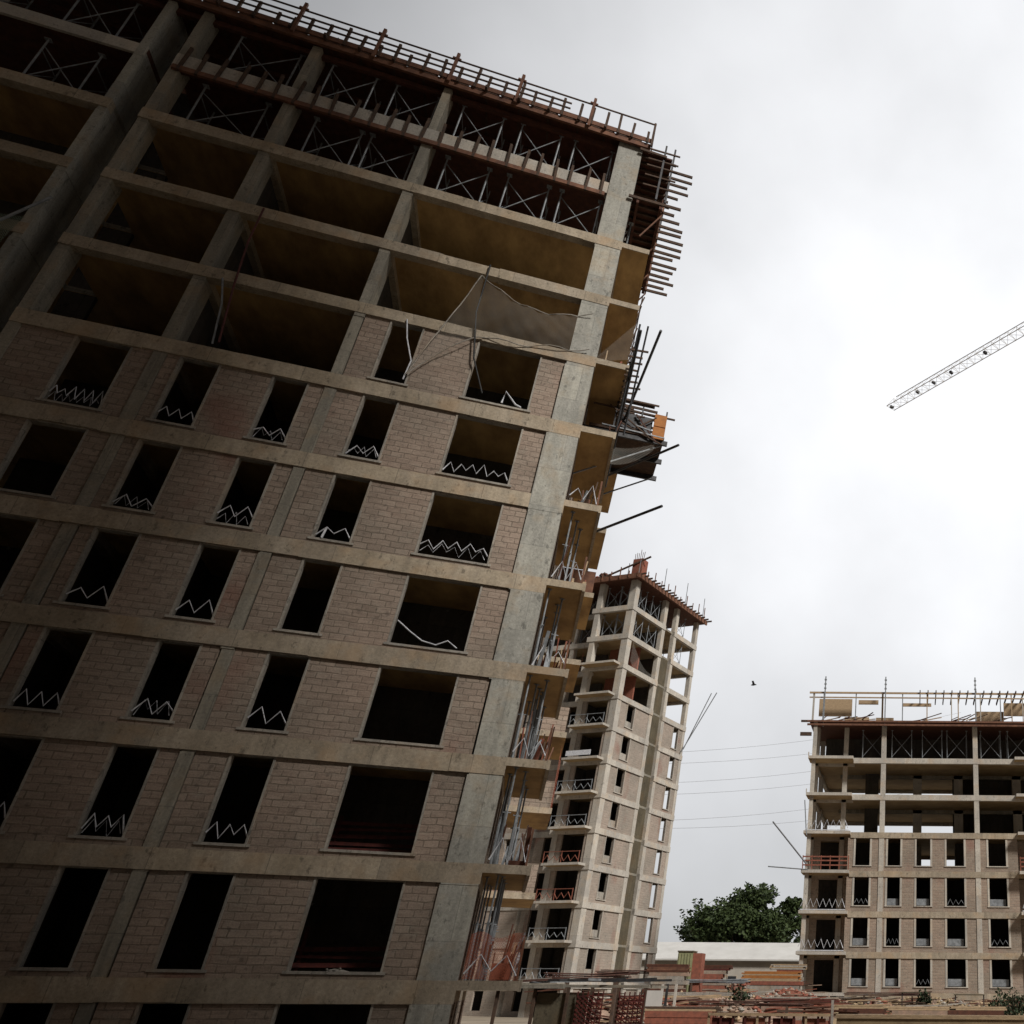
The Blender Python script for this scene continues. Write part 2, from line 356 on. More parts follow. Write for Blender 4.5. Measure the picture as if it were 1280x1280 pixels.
# block infill, windows
OPS = [(-4.02, -1.84), (-6.88, -5.80), (-9.50, -8.46), (-12.02, -10.92), (-14.70, -13.25), (-19.6, -18.4), (-21.9, -20.8)]
guards = []
def zigzag(mb, a, b, y, z, amp, n, jit=.09, r=.022, ax='x'):
    pts = []
    for i in range(n*2+1):
        u = i/(2*n); p = a+(b-a)*u; q = z+(amp if i % 2 else 0)+random.uniform(-jit, jit)
        pts.append((p, y+random.uniform(-.03, .03), q) if ax == 'x' else (y, p, q))
    mb.tube(pts, r, 5)
for k in range(0, 8):
    zb, zt = L[k], L[k+1]-(.50 if k < 7 else .40)
    if k == 7: spans = [(CC[1]+.02, -.98, OPS[:2])]
    else: spans = [(CC[1]+.02, -.98, OPS[:2]), (CB[1]+.02, CC[0]-.02, OPS[2:4]), (A1+.02, CB[0]-.02, OPS[4:5]), (-22, GW-.4, OPS[5:7])]
    for a, b, ops in spans:
        if k == 7 : pass
        oo = []
        for i, (p, q) in enumerate(ops):
            if k <= 1 and p < -10.5 and p > -12.5: pp, qq = p+.45, q+.45   # lower floors: this window sits a little to the right
            else: pp, qq = p, q
            if k <= 1 and -10.5 < p < -8: pp, qq = p, q
            if k == 1 and p > -12.5 and p < -10.5: pp, qq = p, q; 
            oo.append((pp, qq, zb+.19, zt-.012))
        # lower floors have another rhythm: window centred between columns
        if k == 1:
            oo = [o for o in oo]
        mb = MB().mat(M['brick']); wall(mb, a, b, zb, zt, .05+random.uniform(-.01, .01), .2, oo); mb.build('block_wall', None, bld)
        for (p, q, c, d) in oo:
            wm = MB().mat(M['mortar']); y0 = .03
            wm.box(p-.005, p+.055, y0, .27, c, d-.005); wm.box(q-.05, q+.005, y0, .27, c, d-.005); wm.box(p+.05, q-.05, y0+.003, .27, d-.045, d-.006)
            wo_ = wm.build('window', None, bld)
            sm = MB().mat(M['mortar']); sm.box(p-.08, q+.08, .0, .28, c-.07, c); sm.build('sill', None, wo_)
            skip = (k == 0) or (k == 1) or (k == 2 and p > -5) or (k == 5-1+0 and -7 < p < -5 and k == 4) or (k == 7) or (p < -13.5 and k < 6) or (k == 3 and p > -5) or p < -17
            if not skip:
                gm = MB().mat(M['white']); wd = q-p
                loose = (k == 4 and p > -5)
                if loose: gm.tube([(p+.1, .1, c+.75), (p+.5, .08, c+.45), (p+.9, .1, c+.2), (p+1.3, .1, c+.12), (p+1.6, .1, c+.3), (p+1.9, .1, c+.1)], .022, 5)
                else:
                    n = 2 if wd < 1.3 else (6 if k == 6 else 4)
                    if random.random() < .35: zigzag(gm, p+.1, q-.16, .20, c+.12+random.uniform(-.03, .1), .26, n+1, .1, .011)
                    zigzag(gm, p+.07, q-.07, .12, c+.22+random.uniform(-.05, .12), .30 if n != 4 else .26, n+random.choice((0, 0, 1)))
                gm.build('guard_wire', None, wo_)
# interior back walls and partitions, added to block light and keep rooms dark
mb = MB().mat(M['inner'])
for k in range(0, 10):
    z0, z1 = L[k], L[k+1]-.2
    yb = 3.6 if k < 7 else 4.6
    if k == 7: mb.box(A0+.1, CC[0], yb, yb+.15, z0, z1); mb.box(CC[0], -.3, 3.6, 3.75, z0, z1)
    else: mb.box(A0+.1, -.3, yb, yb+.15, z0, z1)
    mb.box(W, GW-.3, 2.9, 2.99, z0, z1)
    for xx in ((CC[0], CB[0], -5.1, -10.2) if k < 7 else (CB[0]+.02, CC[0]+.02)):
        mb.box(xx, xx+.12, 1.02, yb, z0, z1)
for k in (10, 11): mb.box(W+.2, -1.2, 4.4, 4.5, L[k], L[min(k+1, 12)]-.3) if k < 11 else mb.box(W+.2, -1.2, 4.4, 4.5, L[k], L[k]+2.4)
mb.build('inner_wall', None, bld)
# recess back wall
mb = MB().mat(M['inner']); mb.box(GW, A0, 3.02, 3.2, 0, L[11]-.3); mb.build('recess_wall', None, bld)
# right flank
mb = MB().mat(M['brick'])
for k in range(0, 8):
    zb, zt = L[k], L[k+1]-.5
    wall(mb, .64, DEP, zb, zt, -.2, .2, [(1.0, 2.6, zb+.02, zt-.02), (3.4, 4.9, zb+.02, zt-.02), (6.4, 7.6, zb+.8, zt-.02), (9.6, 11.4, zb+.02, zt-.02)], 'y')
mb.build('side_wall', None, bld)
column(-.45, -.02, 5.2, 5.9, 99, M['column']); column(-.45, -.02, 9, 9.6, 99, M['column']); column(-.45, -.02, 13.3, 13.9, 99, M['column'])
# rear face
mb = MB().mat(M['brick'])
for k in range(0, 9): wall(mb, W, -.5, L[k], L[k+1]-.2, DEP-.25, .2, [(x, x+1.2, L[k]+.8, L[k+1]-.5) for x in (-25, -21, -17, -13, -9, -5)])
mb.build('rear_wall', None, bld)
# balconies: front stack, rear stack
BX = {1: 1.55, 2: 1.2, 3: 1.15, 4: 1.15, 5: 1.15, 6: 1.15, 7: 1.15, 8: 1.15, 9: 1.15, 10: 1.1}
for k in range(1, 11):
    z = L[k]
    mb = MB().mat(M['beam']); mb.box(.0+.004, BX[k], .03, 5.4, z-.2, z-.004, M['soffit'])
    bo = mb.build('balcony', None, bld)
    ed = MB().mat(M['beam'])
    if k >= 9: ed.box(.004, BX[k]+.02, -.01, .03, z-.24, z+.0)
    else: ed.box(.004, BX[k]+.02, -.005, .03, z-.22, z+.02)
    if k < 9: ed.box(BX[k], BX[k]+.1, .03, 5.4, z-.24, z+.05)
    ed.build('edge_upstand', None, bo)
    if 1 <= k <= 6:
        gm = MB().mat(M['white']); zigzag(gm, .12, BX[k]-.1, .08, z+.15, .55, 2, .12, .022); zigzag(gm, .3, 5.2, BX[k]-.08, z+.25, .5, 7, .12, .02, 'y')
        gm.build('guard_wire', None, bo)
        rl = MB().mat(M['rustlight'])
        for yy in (.12, 1.4, 2.8, 4.2): rl.bar((BX[k]-.06, yy, z), (BX[k]-.06, yy, z+1.05), .06)
        rl.bar((BX[k]-.06, .12, z+1.0), (BX[k]-.06, 5.2, z+1.0), .05, .1); rl.bar((BX[k]-.06, .12, z+.5), (BX[k]-.06, 5.2, z+.5), .03, .08)
        rl.build('guardrail', None, bo)
    if k < 9:
        mb = MB().mat(M['beam']); mb.box(.004, 1.7, 8.2, 12.4, z-.22, z-.004, M['soffit']); b2 = mb.build('balcony', None, bld)
        pm = MB().mat(M['brick'] if k < 5 else M['rustlight'])
        if k in (1, 2, 3, 4, 6): pm.box(.2, 1.62, 8.28, 8.42, z, z+1.0); pm.build('parapet', None, b2)
# block panel closing balcony F8 corner
# ---- edge formwork, level 11
fw = empty('edge_formwork', loc(0, 0, L[11]), RZ, 'upright timbers over a pale slab band, one storey below the left tower roof', 'formwork')
z = 0
b1 = MB(); b1.bar((A0+.1, -.08, -.74), (-1.1, -.08, -.74), .12, .2); b1.build('beam', M['rustlight'], fw)
b1 = MB(); b1.bar((A0+.1, .12, -.66), (-1.1, .12, -.66), .2, .1); b1.build('beam', M['rust'], fw)
nn = 25
for i in range(nn):
    x = A0+.25+(A0*-1-1.5)*i/(nn-1)+random.uniform(-.05, .05)
    tilt = random.uniform(-.06, .06)
    t = MB(); t.bar((x, -.11, -.86), (x+tilt, -.09, .36+random.uniform(-.06, .14)), .10, .09); t.build('timber_post', M['timber'], fw)
# ---- deck and joists at the right-hand end, level 11
jd = empty('side_formwork', loc(.6, 2.6, L[11]-.5), RZ, 'rusty formwork deck with a comb of joist ends sticking out beyond the corner column', 'formwork')
def jl(x, y, z): return (x-.6, y-2.6, z-(L[11]-.5))
zj = L[11]-.5
m_ = MB(); m_.box(.02-.6, 1.25-.6, -2.6, 2.9, .12, .2); m_.build('deck', M['rust'], jd)
for xx, nm in ((.25, 0), (1.2, 1)):
    m_ = MB(); m_.bar((xx-.6, -2.75, -.1), (xx-.6, 2.95, -.1), .1, .22); m_.build('beam', M['rust'], jd)
for i in range(15):
    yy = -2.75+5.7*i/14; e = 1.75+random.uniform(-.3, .15)-(.25 if i < 3 else 0)
    m_ = MB(); m_.bar((-.75, yy, .04), (e, yy+random.uniform(-.05, .05), .04+random.uniform(-.03, .03)), .07, .13); m_.build('joist', M['timber'], jd)
for yy in (-2.5, -.6, 1.3, 2.8):
    m_ = MB(); m_.bar((.72, yy, -.3), (.72, yy, 1.9), .07); m_.bar((.72, yy, -.3), (.0, yy, -1.8), .05); m_.build('bracket', M['rustlight'], jd)
m_ = MB(); m_.box(.62, .68, -2.6, 2.9, -.25, .55); m_.build('edge_board', M['rust'], jd)
# ---- roof deck level 12
rf = empty('roof_formwork', loc(-8, 0, L[12]), RZ, 'roof formwork with brown edge beams and guardrail on top of the left tower', 'formwork')
def rbar(nm, a, b, w_, h_, m): q = MB(); q.bar((a[0]+8, a[1], a[2]), (b[0]+8, b[1], b[2]), w_, h_); return q.build(nm, m, rf)
q = MB(); q.box(-19.0+8-8, .25+8, -.1, 6, -.12, -.05); q.build('deck', M['rust'], rf)
rbar('beam', (-27, -.18, -.22), (.3, -.18, -.22), .12, .26, M['rustlight']); rbar('beam', (-27, .3, -.45), (.2, .3, -.45), .16, .24, M['rust'])
rbar('beam', (-27, 2.0, -.42), (.2, 2.0, -.42), .16, .24, M['rust']); rbar('fascia', (-27, -.28, .06), (.35, -.28, .06), .05, .24, M['rustlight'])
for i in range(46):
    x = -26.5+26.6*i/45+random.uniform(-.08, .08)
    if i % 2 == 0: rbar('joist', (x, -.45+random.uniform(-.1, .1), -.06), (x, 3.5, -.06), .08, .14, M['timber'])
    rbar('timber_post', (x, -.3, -.1), (x+random.uniform(-.03, .03), -.3, random.choice((.55, .8, .95, 1.05))), .09, .10, M['timber'])
for zz, yy in ((1.08, -.34), (.72, -.34), (.4, -.34)):
    if zz < 1: rbar('guardrail', (-27, yy, zz), (-3.2, yy, zz), .05, .07, M['timber'])
    else: rbar('guardrail', (-27, yy, zz), (.35, yy, zz-.0), .05, .06, M['timber'])
for zz in (.9, .5): rbar('guardrail', (-27, 3.6, zz), (-9, 3.6, zz), .05, .12, M['timber'])
for i in range(14): rbar('timber_post', (-26+1.3*i, 3.5, -.1), (-26+1.3*i+random.uniform(-.2, .2), 3.5, 1.1), .08, .09, M['timber'])
for x in (-2.35, -5.3, -7.85, -10.6, -13.4): 
    rbar('post', (x, -.36, -.3), (x+.02, -.36, 1.45), .11, .11, M['rustlight'])
    rbar('post', (x-.15, -.36, 1.15), (x+.17, -.36, 1.12), .07, .09, M['rustlight'])
rbar('post', (.3, -.34, -.3), (.3, -.34, 1.15), .09, .09, M['timber']); rbar('guardrail', (.32, -.34, 1.08), (.32, 4, 1.08), .05, .06, M['timber'])
for i in range(22):
    x = -26+1.18*i; q = MB(); q.box(x+8, x+9.1, .02, .1, 0, random.uniform(.25, .6)); q.build('shutter_board', M['timber'], rf)
q = MB()
for i in range(150):
    q.rock((random.uniform(-26, -1)+8, random.uniform(.1, 1.2), random.uniform(.1, .55)), random.uniform(.06, .26))
q.build('loose_material', M['timber'], rf)
# side joists level 12
jr = empty('side_formwork', loc(.6, 1.0, L[12]-.5), RZ, 'uppermost joist ends jutting out at roof level beyond the left tower corner', 'formwork')
m_ = MB(); m_.box(-.55, .7, -1.0, 1.9, .1, .18); m_.build('deck', M['rust'], jr)
for i in range(9):
    yy = -1.2+3.0*i/8; e = (.45, .9, 1.7, 1.75, 1.6, 1.7, 1.3, .9, 1.0)[i]
    m_ = MB(); m_.bar((-.7, yy, -.0), (e, yy, random.uniform(-.05, .05)), .07, .12); m_.build('joist', M['timber'], jr)
for x, y in ((.35, -1.1), (.75, -1.05), (.35, .6), (.75, .6)):
    m_ = MB(); m_.bar((x, y, -2.6), (x, y, .75), .08); m_.build('post', M['darksteel'], jr)
for zz in (-1.9, -1.3, -.7, -.3, .3):
    m_ = MB(); m_.bar((-.3, -1.1, zz), (1.0, -1.1, zz+.05), .05, .07); m_.build('rail', M['timber'], jr)
# ---- shoring frames
def shoring(h, wd):
    o = empty('shoring_frame', (0, 0, 0), 0, '', 'scaffold frame', 'galvanised shoring frames under the top decks of the left tower')
    for x in (0, wd):
        m = MB(); m.tube([(x, 0, 0), (x, 0, h)], .035); m.build('leg', M['steel'], o)
        m = MB(); m.box(x-.09, x+.09, -.09, .09, 0, .015); m.build('base_plate', M['steel'], o); m = MB(); m.box(x-.1, x+.1, -.1, .1, h, h+.02); m.build('head_plate', M['steel'], o)
    m = MB(); m.tube([(0, -.04, .25), (wd, -.04, h-.3)], .022); m.tube([(0, .04, h-.3), (wd, .04, .25)], .022); m.build('cross_brace', M['steel'], o)
    for x in (0, wd):
        m = MB(); m.tube([(x, 0, .4), (x, 1.2, .4)], .022); m.tube([(x, 0, h-.5), (x, 1.2, h-.5)], .022); m.tube([(x, 1.2, 0), (x, 1.2, h)], .03); m.tube([(x, 0, .4), (x, 1.2, h-.5)], .018); m.build('side_frame', M['steel'], o)
    return o
names = {10: 'second floor down', 11: 'top floor'}
protos = {}
for fl, xs in {10: (-15.3, -11.7, -9.2-.6, -7.1, -4.9+.1, -2.75), 11: (-15.1, -12.0, -9.7, -7.2, -4.9, -2.75)}.items():
    h = (L[fl+1]-.72)-L[fl] if fl == 10 else 2.42
    zb = L[fl] if fl == 10 else L[11]
    for i, x in enumerate(xs):
        wd = 2.0 if i in (0,) else 1.55
        key = (fl, wd)
        lab = 'shoring frame, %s from the left, %s of the left tower' % (ordn(i), names[fl])
        if key not in protos:
            o = shoring(h, wd); protos[key] = o; o.location = loc(x, .45, zb); o.rotation_euler.z = RZ; o['label'] = lab
        else: dup(protos[key], loc(x, .45, zb), RZ, lab)
    for i, x in enumerate((-23.5, -20.0)):
        o = dup(protos[(fl, 1.55)], loc(x, .45, zb), RZ, 'dim shoring frame, %s from the left in the far left wing, %s' % (ordn(i), names[fl]))
for i, yy in enumerate((1.2, 3.2)):
    dup(protos[(10, 1.55)], loc(.15, yy, L[10]), RZ+R(90), 'shoring frame on the cantilevered end beyond the corner column, %s' % ('nearer the front', 'further back')[i])
# ---- net over the open bay
def hang(name, P, nu, nv, mat, label, cat='safety net', group=None):
    m = MB(); m.grid(P, nu, nv); o = m.build(name, mat, None, None, True); o.location = P0; o.rotation_euler.z = RZ; return tag(o, label, cat, group)
def Pn(u, v):
    a = Vector((-4.55, 0, 23.7+EYE)); b = Vector((-.45, 0, 23.2+EYE)); c = Vector((-5.85, 0, 18.7+EYE)); d = Vector((-.3, 0, 21.5+EYE)); c = c+(d-c)*.0; c.z += 2.3*min(1, u*3.2)
    p = (a*(1-u)+b*u)*(1-v)+(c*(1-u)+d*u)*v
    p.z -= .8*math.sin(math.pi*u)*(1-v)*.9+.25*v*math.sin(math.pi*u); p.y = -.12-.20*math.sin(math.pi*u)*math.sin(math.pi*v)+.07*math.sin(u*23+v*6)+.03*math.sin(u*51-v*19); p.z += .06*math.sin(u*19)*v
    return p
hang('safety_net', Pn, 26, 18, M['net'], 'sheer pale net sagging across the open bay beside the corner column of the left tower')
m = MB(); m.tube([Pn(0, v/10)+Vector((0, -.02, 0)) for v in range(11)], .022, 5); m.tube([Pn(u/16, 0)+Vector((0, -.02, 0)) for u in range(17)], .02, 5); m.tube([Pn(u/16, 1)+Vector((0, -.02, 0)) for u in range(17)], .02, 5)
o = m.build('net_rope', M['net'] if False else M['mortar']); o.location = P0; o.rotation_euler.z = RZ; tag(o, 'pale rope round the edge of the sagging net on the left tower', 'rope')
def Pb(u, v): return Vector((.05+1.1*u, -.1+.05*math.sin(v*7), 21.1+EYE+.4*u+v*(1.8-1.5*(1-u))))
hang('safety_net', Pb, 8, 8, M['net'], 'small pale net hung beyond the corner column above a balcony of the left tower')
def Pg(u, v): return Vector((-21+3.6*u, -.1-.25*math.sin(math.pi*v)+.06*math.sin(u*20), 18.2+EYE+3.4*v+.3*math.sin(u*6)))
hang('safety_net', Pg, 20, 10, M['greennet'], 'dusty green net on the far left wing at the left edge of the photo')
for a, b, nm in (((-19.4, -.3, 18.1+EYE), (-17.0, -.2, 22.4+EYE), 'pale steel pole leaning at the left edge of the photo beside the green net'),):
    m = MB(); m.tube([loc(*a), loc(*b)], .045); tag(m.build('scaffold_pole', M['steel']), nm, 'pole')
# ---- hanging cables
def hang_tube(name, pts, r, mat, label, cat):
    m = MB(); m.tube([loc(*p) for p in pts], r, 6); return tag(m.build(name, mat), label, cat)
hang_tube('hanging_cable', [(-4.38, -.12, 24.3+EYE), (-4.36, -.12, 22+EYE), (-4.0, -.12, 20+EYE), (-3.42, -.12, 18.6+EYE)], .03, M['cable'], 'black cable hanging down in front of the net and wide window of the left tower', 'cable')
hang_tube('hanging_hose', [(-11.72, -.12, 24.2+EYE), (-11.7, -.12, 22.6+EYE), (-11.5, -.12, 20.6+EYE), (-11.2, -.12, 18.4+EYE)], .032, M['hose'], 'dark red hose hanging down the open bays of the left tower', 'hose')
hang_tube('hanging_cable', [(-11.9, -.1, 20.9+EYE), (-11.6, -.1, 19.9+EYE), (-11.35, -.1, 18.3+EYE)], .03, M['steel'], 'pale cable beside the lower end of the dark red hose', 'cable')
hang_tube('loose_strap', [(-6.4, -.08, 21.0+EYE), (-6.2, -.1, 20.2+EYE), (-5.85, -.1, 19.3+EYE), (-5.9, -.1, 18.5+EYE)], .025, M['white'], 'white strap hanging over the narrow window right under the net', 'strap')
hang_tube('loose_strap', [(-2.75, .0, 18.45+EYE), (-2.7, .0, 18.95+EYE), (-2.3, .0, 18.5+EYE), (-2.1, .0, 18.42+EYE)], .035, M['white'], 'bent white strap standing in the wide window just under the net', 'strap')
hang_tube('loose_strap', [(-6.6, .0, 12.3+EYE), (-6.56, .0, 12.65+EYE)], .035, M['white'], 'short white strap in the lower left corner of a narrow dark window', 'strap')
# rubble on slab edge by column B
def heap(name, mat, c, rx, ry, h, n, s, label, cat, rz=0, group=None, mats=None):
    m = MB()
    nr, na = 5, 18; i0 = len(m.v)
    def P(u, v):
        a = 2*math.pi*u; r = v
        k = 1+.18*math.sin(a*3+rx)+.12*math.sin(a*5)
        return (math.cos(a)*rx*r*k, math.sin(a)*ry*r*k, h*(1-r**1.5)*(.9+.15*math.sin(a*4)) - .03)
    m.grid(P, na, nr)
    mats = mats or [mat]
    m.mat(mat); m.m = [0]*len(m.m)
    for i in range(n):
        a = random.uniform(0, 6.28); r = random.random()**.6; z = h*(1-r**1.5)
        m.mat(random.choice(mats)); m.rock((math.cos(a)*rx*r, math.sin(a)*ry*r, z), random.uniform(s*.5, s*1.3))
    o = m.build(name, None); o.location = c; o.rotation_euler.z = rz
    return tag(o, label, cat, group)
heap('rubble_heap', M['rubble'], loc(-13.6, .5, L[7]), .9, .35, .22, 25, .09, 'small rubble heap on a slab edge of the left tower, beside a column', 'rubble', RZ)
# red boards behind the low wide windows
for k, lab in ((1, 'dark red slatted barrier inside the lowest full wide window of the left tower'), (2, 'dark red slatted barrier inside the second wide window up on the left tower')):
    o = empty('barrier', loc(-3.0, .75, L[k]), RZ, lab, 'barrier')
    o.location = loc(-3.0, 1.7, L[k])
    for j in range(5 if k == 2 else 3):
        m = MB(); m.bar((-1.5, 0, .35+.19*j+random.uniform(-.03, .03)), (1.6, 0, .4+.19*j+random.uniform(-.05, .05)), .04, random.uniform(.06, .12)); m.build('slat', M['redpaint'], o)
    for x in (-1.1, 1.1): m = MB(); m.box(x-.04, x+.04, .04, .12, 0, 1.3); m.build('post', M['redpaint'], o)
o = heap('sand_heap', M['mortar'], loc(-3.0, .42, L[1]), .8, .25, .28, 8, .05, 'pale heap on the sill line of the lowest full wide window of the left tower', 'rubble', RZ)

# ---- props on balconies
prop0 = None
for k in range(1, 6):
    for j in range(10 if k < 4 else 6):
        x, y = random.uniform(.1, .75), .3+j*(.46 if k < 4 else .7)+random.uniform(-.1, .1)
        h = L[k+1]-L[k]-.22
        if prop0 is None:
            m = MB(); m.tube([(0, 0, 0), (0, 0, 1.5)], .04); m.tube([(0, 0, 1.5), (0, 0, 2.72)], .028); m.box(-.07, .07, -.07, .07, 0, .01); m.box(-.07, .07, -.07, .07, 2.72, 2.73); m.tube([(-.12, 0, 1.45), (.12, 0, 1.45)], .015)
            o = m.build('steel_prop', M['steel']); prop0 = o
            tag(o, '', 'prop', 'steel props standing on the balconies beside the corner column')
        else: o = prop0.copy(); COL.objects.link(o)
        o.location = loc(x, y, L[k]); o.rotation_euler.z = random.uniform(0, 3); o.scale.z = h/2.73
        o['label'] = 'thin steel prop, %s from the front, %s balcony up beside the tower corner' % (ordn(j), ordn(k-1))
# board bundles leaning on the flank balconies
for k in range(1, 9):
    o = empty('board_bundle', loc(BX[k]*.5, 2.6, L[k]), RZ, 'bundle of leaning boards and bars on the %s balcony up, flank of the left tower' % ordn(k-1), 'boards', 'board bundles on the flank balconies')
    for j in range(18):
        x, y = random.uniform(-.35, .55), random.uniform(-2.2, 2.4)
        q = MB(); q.bar((x, y, 0), (x+random.uniform(-.15, .25), y+random.uniform(-.5, .5), random.uniform(.7, 1.7)), random.uniform(.05, .14), .04)
        q.build('board', M[random.choice(['redbrick', 'plank', 'timber', 'rustlight', 'steel', 'rust'])], o)
    for j in range(3):
        q = MB(); y = random.uniform(-2.2, 2); q.box(.0, .55, y, y+.5, 0, random.uniform(.2, .5)); q.build('crate', M[random.choice(['rubble', 'redbrick', 'rust'])], o)
# orange nets
for (k, x0, y0, x1, y1, h, lab) in ((4, 1.35, 5.2, 1.3, .6, 1.7, 'orange net on the balcony rail four levels up the left tower flank'),
        (3, 1.6, 8.1, 1.75, 12, 2.3, 'tall orange net further back on the left tower flank'),
        (1, .1, .1, 1.5, .12, 1.1, 'orange red net fence across the front of the lowest balcony'),
        (1, 1.5, .15, 1.45, 5.2, 1.9, 'orange red net along the outer edge of the lowest balcony'),
        (2, 1.22, .5, 1.25, 4.8, .7, 'low orange net on the balcony just above the lowest one'),
        (5, 1.75, 8.2, 1.8, 12.2, 1.3, 'faded orange net five levels up at the back of the left tower flank'),
        (6, 1.2, 2.2, 1.25, 5.0, .9, 'small orange net six levels up the left tower flank')):
    def Po(u, v): return Vector((x0+(x1-x0)*u, y0+(y1-y0)*u+.05*math.sin(u*23), L[k]+.05+h*v+.08*math.sin(u*9)*v))
    hang('safety_net', Po, 16, 4, M['orangenet'], lab, group='orange nets')
# loading platform
pf = empty('loading_platform', loc(2.1, 3.6, L[7]+1.5), RZ, 'steel loading platform with orange side panels sticking out of the left tower flank', 'platform')
def pb(nm, a, b, w_, h_, m): q = MB(); q.bar(a, b, w_, h_); return q.build(nm, m, pf)
q = MB(); q.box(-1.9, 1.0, -1.4, 1.9, 0, .1); q.build('deck', M['timber'], pf)
for y in (-1.3, .2, 1.7): pb('beam', (-2.3, y, -.12), (1.15, y, -.12), .1, .2, M['darksteel'])
q = MB(); q.box(.9, .98, -.6, 1.8, .12, 1.15); q.build('side_panel', M['orangewood'], pf)
q = MB(); q.box(.50, .97, -1.46, -1.38, -.05, .5); q.box(.50, .97, -1.46, -1.38, .54, 1.1); q.build('side_panel', M['orangewood'], pf)
q = MB(); q.box(-.9, .45, -1.3, -.5, .12, .95); q.build('side_panel', M['darksteel'], pf)
for jj in range(7): pb('loose_bar', (random.uniform(-1.5, 0), -1.4, random.uniform(.1, 1.3)), (random.uniform(.1, 1), -1.45, random.uniform(-.3, 1.2)), .05, .05, random.choice((M['rebar'], M['steel'], M['timber'])))
for x, y in ((-1, -1.3), (0, -1.3), (.95, -1.3), (.95, 1.85), (0, 1.85)): pb('post', (x, y, .1), (x, y, 1.4), .06, .06, M['darksteel'])
for z in (1.4, 1.9): pb('rail', (-1.9, -1.3, z-.3), (.6 if z > 1.5 else 1.3, -1.3, z-.3), .05, .07, M['timber'])
for i in range(9): pb('joist', (-1.4, -1.2+i*.32, 1.55+.03*i), (.35+random.uniform(-.2, .5), -1.2+i*.32, 1.55), .06, .1, M['timber'])
for y in (-1.2, 1.6): pb('tie', (-2.1, y, -2.2), (.9, y, -.2), .05, .05, M['steel']); 
for y in (-.8, .4): pb('tie', (-2.0, y, 2.6), (.7, y, .2), .03, .03, M['steel'])
def Pq(u, v): return Vector((1.25+1.5*u, 2.0+.8*v, L[7]-.2+1.5*v+1.0*u*u))
hang('safety_net', Pq, 8, 8, M['net'], 'pale net slung under the loading platform on the left tower flank')
for a, b, r, lab in (((1.2, 3.4, L[7]+.1-.1), (3.5, -.1, L[7]+.0), .05, 'dark scaffold pole poking out into the sky just under the loading platform'),
        ((1.15, 2.1, L[6]-.05), (3.2, -.9, L[6]), .05, 'dark scaffold pole poking into the sky two storeys below the loading platform'),
        ((1.25, 4.5, L[7]+.1), (1.35, -2.6, L[9]-3.2), .05, 'long dark pole leaning in front of the balcony soffits'),
        ((1.4, 3, L[8]-1.0), (2.02, -3.0, L[8]-.3), .05, 'long dark pole leaning outward above the loading platform')):
    m = MB(); m.tube([loc(*a), loc(*b)], r); tag(m.build('scaffold_pole', M['darksteel']), lab, 'pole')
ladder = empty('stacked_joists', loc(1.2, 2.0, L[8]), RZ, 'ragged comb of rebar and joist ends above the loading platform', 'formwork')
for i in range(14):
    yy = -3.6+.42*i; m = MB(); m.bar((-.1, yy, -.4), (random.uniform(.35, .65), yy, -.4+random.uniform(-.1, .1)), .045, .07); m.build('joist', M['timber'], ladder)
m = MB(); m.bar((.15, -3.6, -.42), (.15, 2.0, -.48), .06, .08); m.build('beam', M['timber'], ladder)
for j in range(2):
    m = MB(); m.tube([(.0+.3*j, -1.8+.0*j, -3), (.1+.3*j, -3.4, 1.0)], .035); m.build('standard', M['darksteel'], ladder)
lp = empty('edge_railing', loc(1.15, 2.5, L[9]), RZ, 'rough timber edge railing along the flank of the left tower below the joist ends', 'railing')
for i in range(8):
    yy = -2.3+.65*i; m = MB(); m.bar((0, yy, 0), (.06+random.uniform(0, .2), yy, random.uniform(.5, 1.1)), .05); m.build('post', M['timber'], lp)
m = MB(); m.bar((.05, -2.4, .55), (.1, 2.5, .6), .04, .06); m.build('rail', M['timber'], lp)

# ================================================================== MIDDLE TOWER
T0 = Vector((-28.0, 82.0, 0)); TR = R(-16.8)
tw = empty('concrete_building', T0, TR, 'slender pale unfinished tower with a rusty top deck, left of the tree', 'building', 'unfinished towers')
def TL(k): return 3*k-2.2+EYE
TWX, TD = -15.0, 12.6
def tloc(x, y, z): return T0+Matrix.Rotation(TR, 3, 'Z')@Vector((x, y, z))
for k in range(1, 13):
    z = TL(k); mb = MB().mat(M['light'])
    mb.box(-4.6, .06, -.06, .3, z-.5, z); mb.box(TWX, -4.6, 1.24, 1.54, z-.5, z)       # front bands (left part set back)
    mb.box(-.3, .06, .3, 6.1, z-.5, z); mb.box(-.3, .06, 7.9, TD, z-.5, z); mb.box(-4.6, -4.3, .3, 1.54, z-.5, z)
    mb.box(TWX, -.3, TD-.3, TD, z-.5, z)
    mb.mat(M['slab']); mb.box(TWX, -.3, 1.54, TD-.3, z-.2, z-.004, M['soffit_pale']); mb.box(-4.3, -.3, .3, 1.54, z-.2, z-.004, M['soffit_pale'])
    mb.build('floor_slab', None, tw)
    if k <= 10:
        mb = MB().mat(M['light']); mb.box(-4.1, -.35, -1.05, -.06, z-.2, z-.0, M['soffit_pale']); bo = mb.build('balcony', None, tw)
        if k <= 8:
            mb = MB().mat(M['white'] if k in (7,) else (M['redbrick'] if k in (3, 4) else M['steel']))
            if k == 7: mb.box(-3.8, -1.2, -.98, -.94, z+.15, z+.6)
            else:
                zigzag(mb, -4.0, -.5, -1.0, z+.15, .45, 5, .06, .03)
                mb.bar((-4.0, -1, z+.9), (-.45, -1, z+.9), .05)
                for xx in (-4.0, -2.2, -.45): mb.bar((xx, -1, z), (xx, -1, z+.95), .05)
            mb.build('guardrail', None, bo)
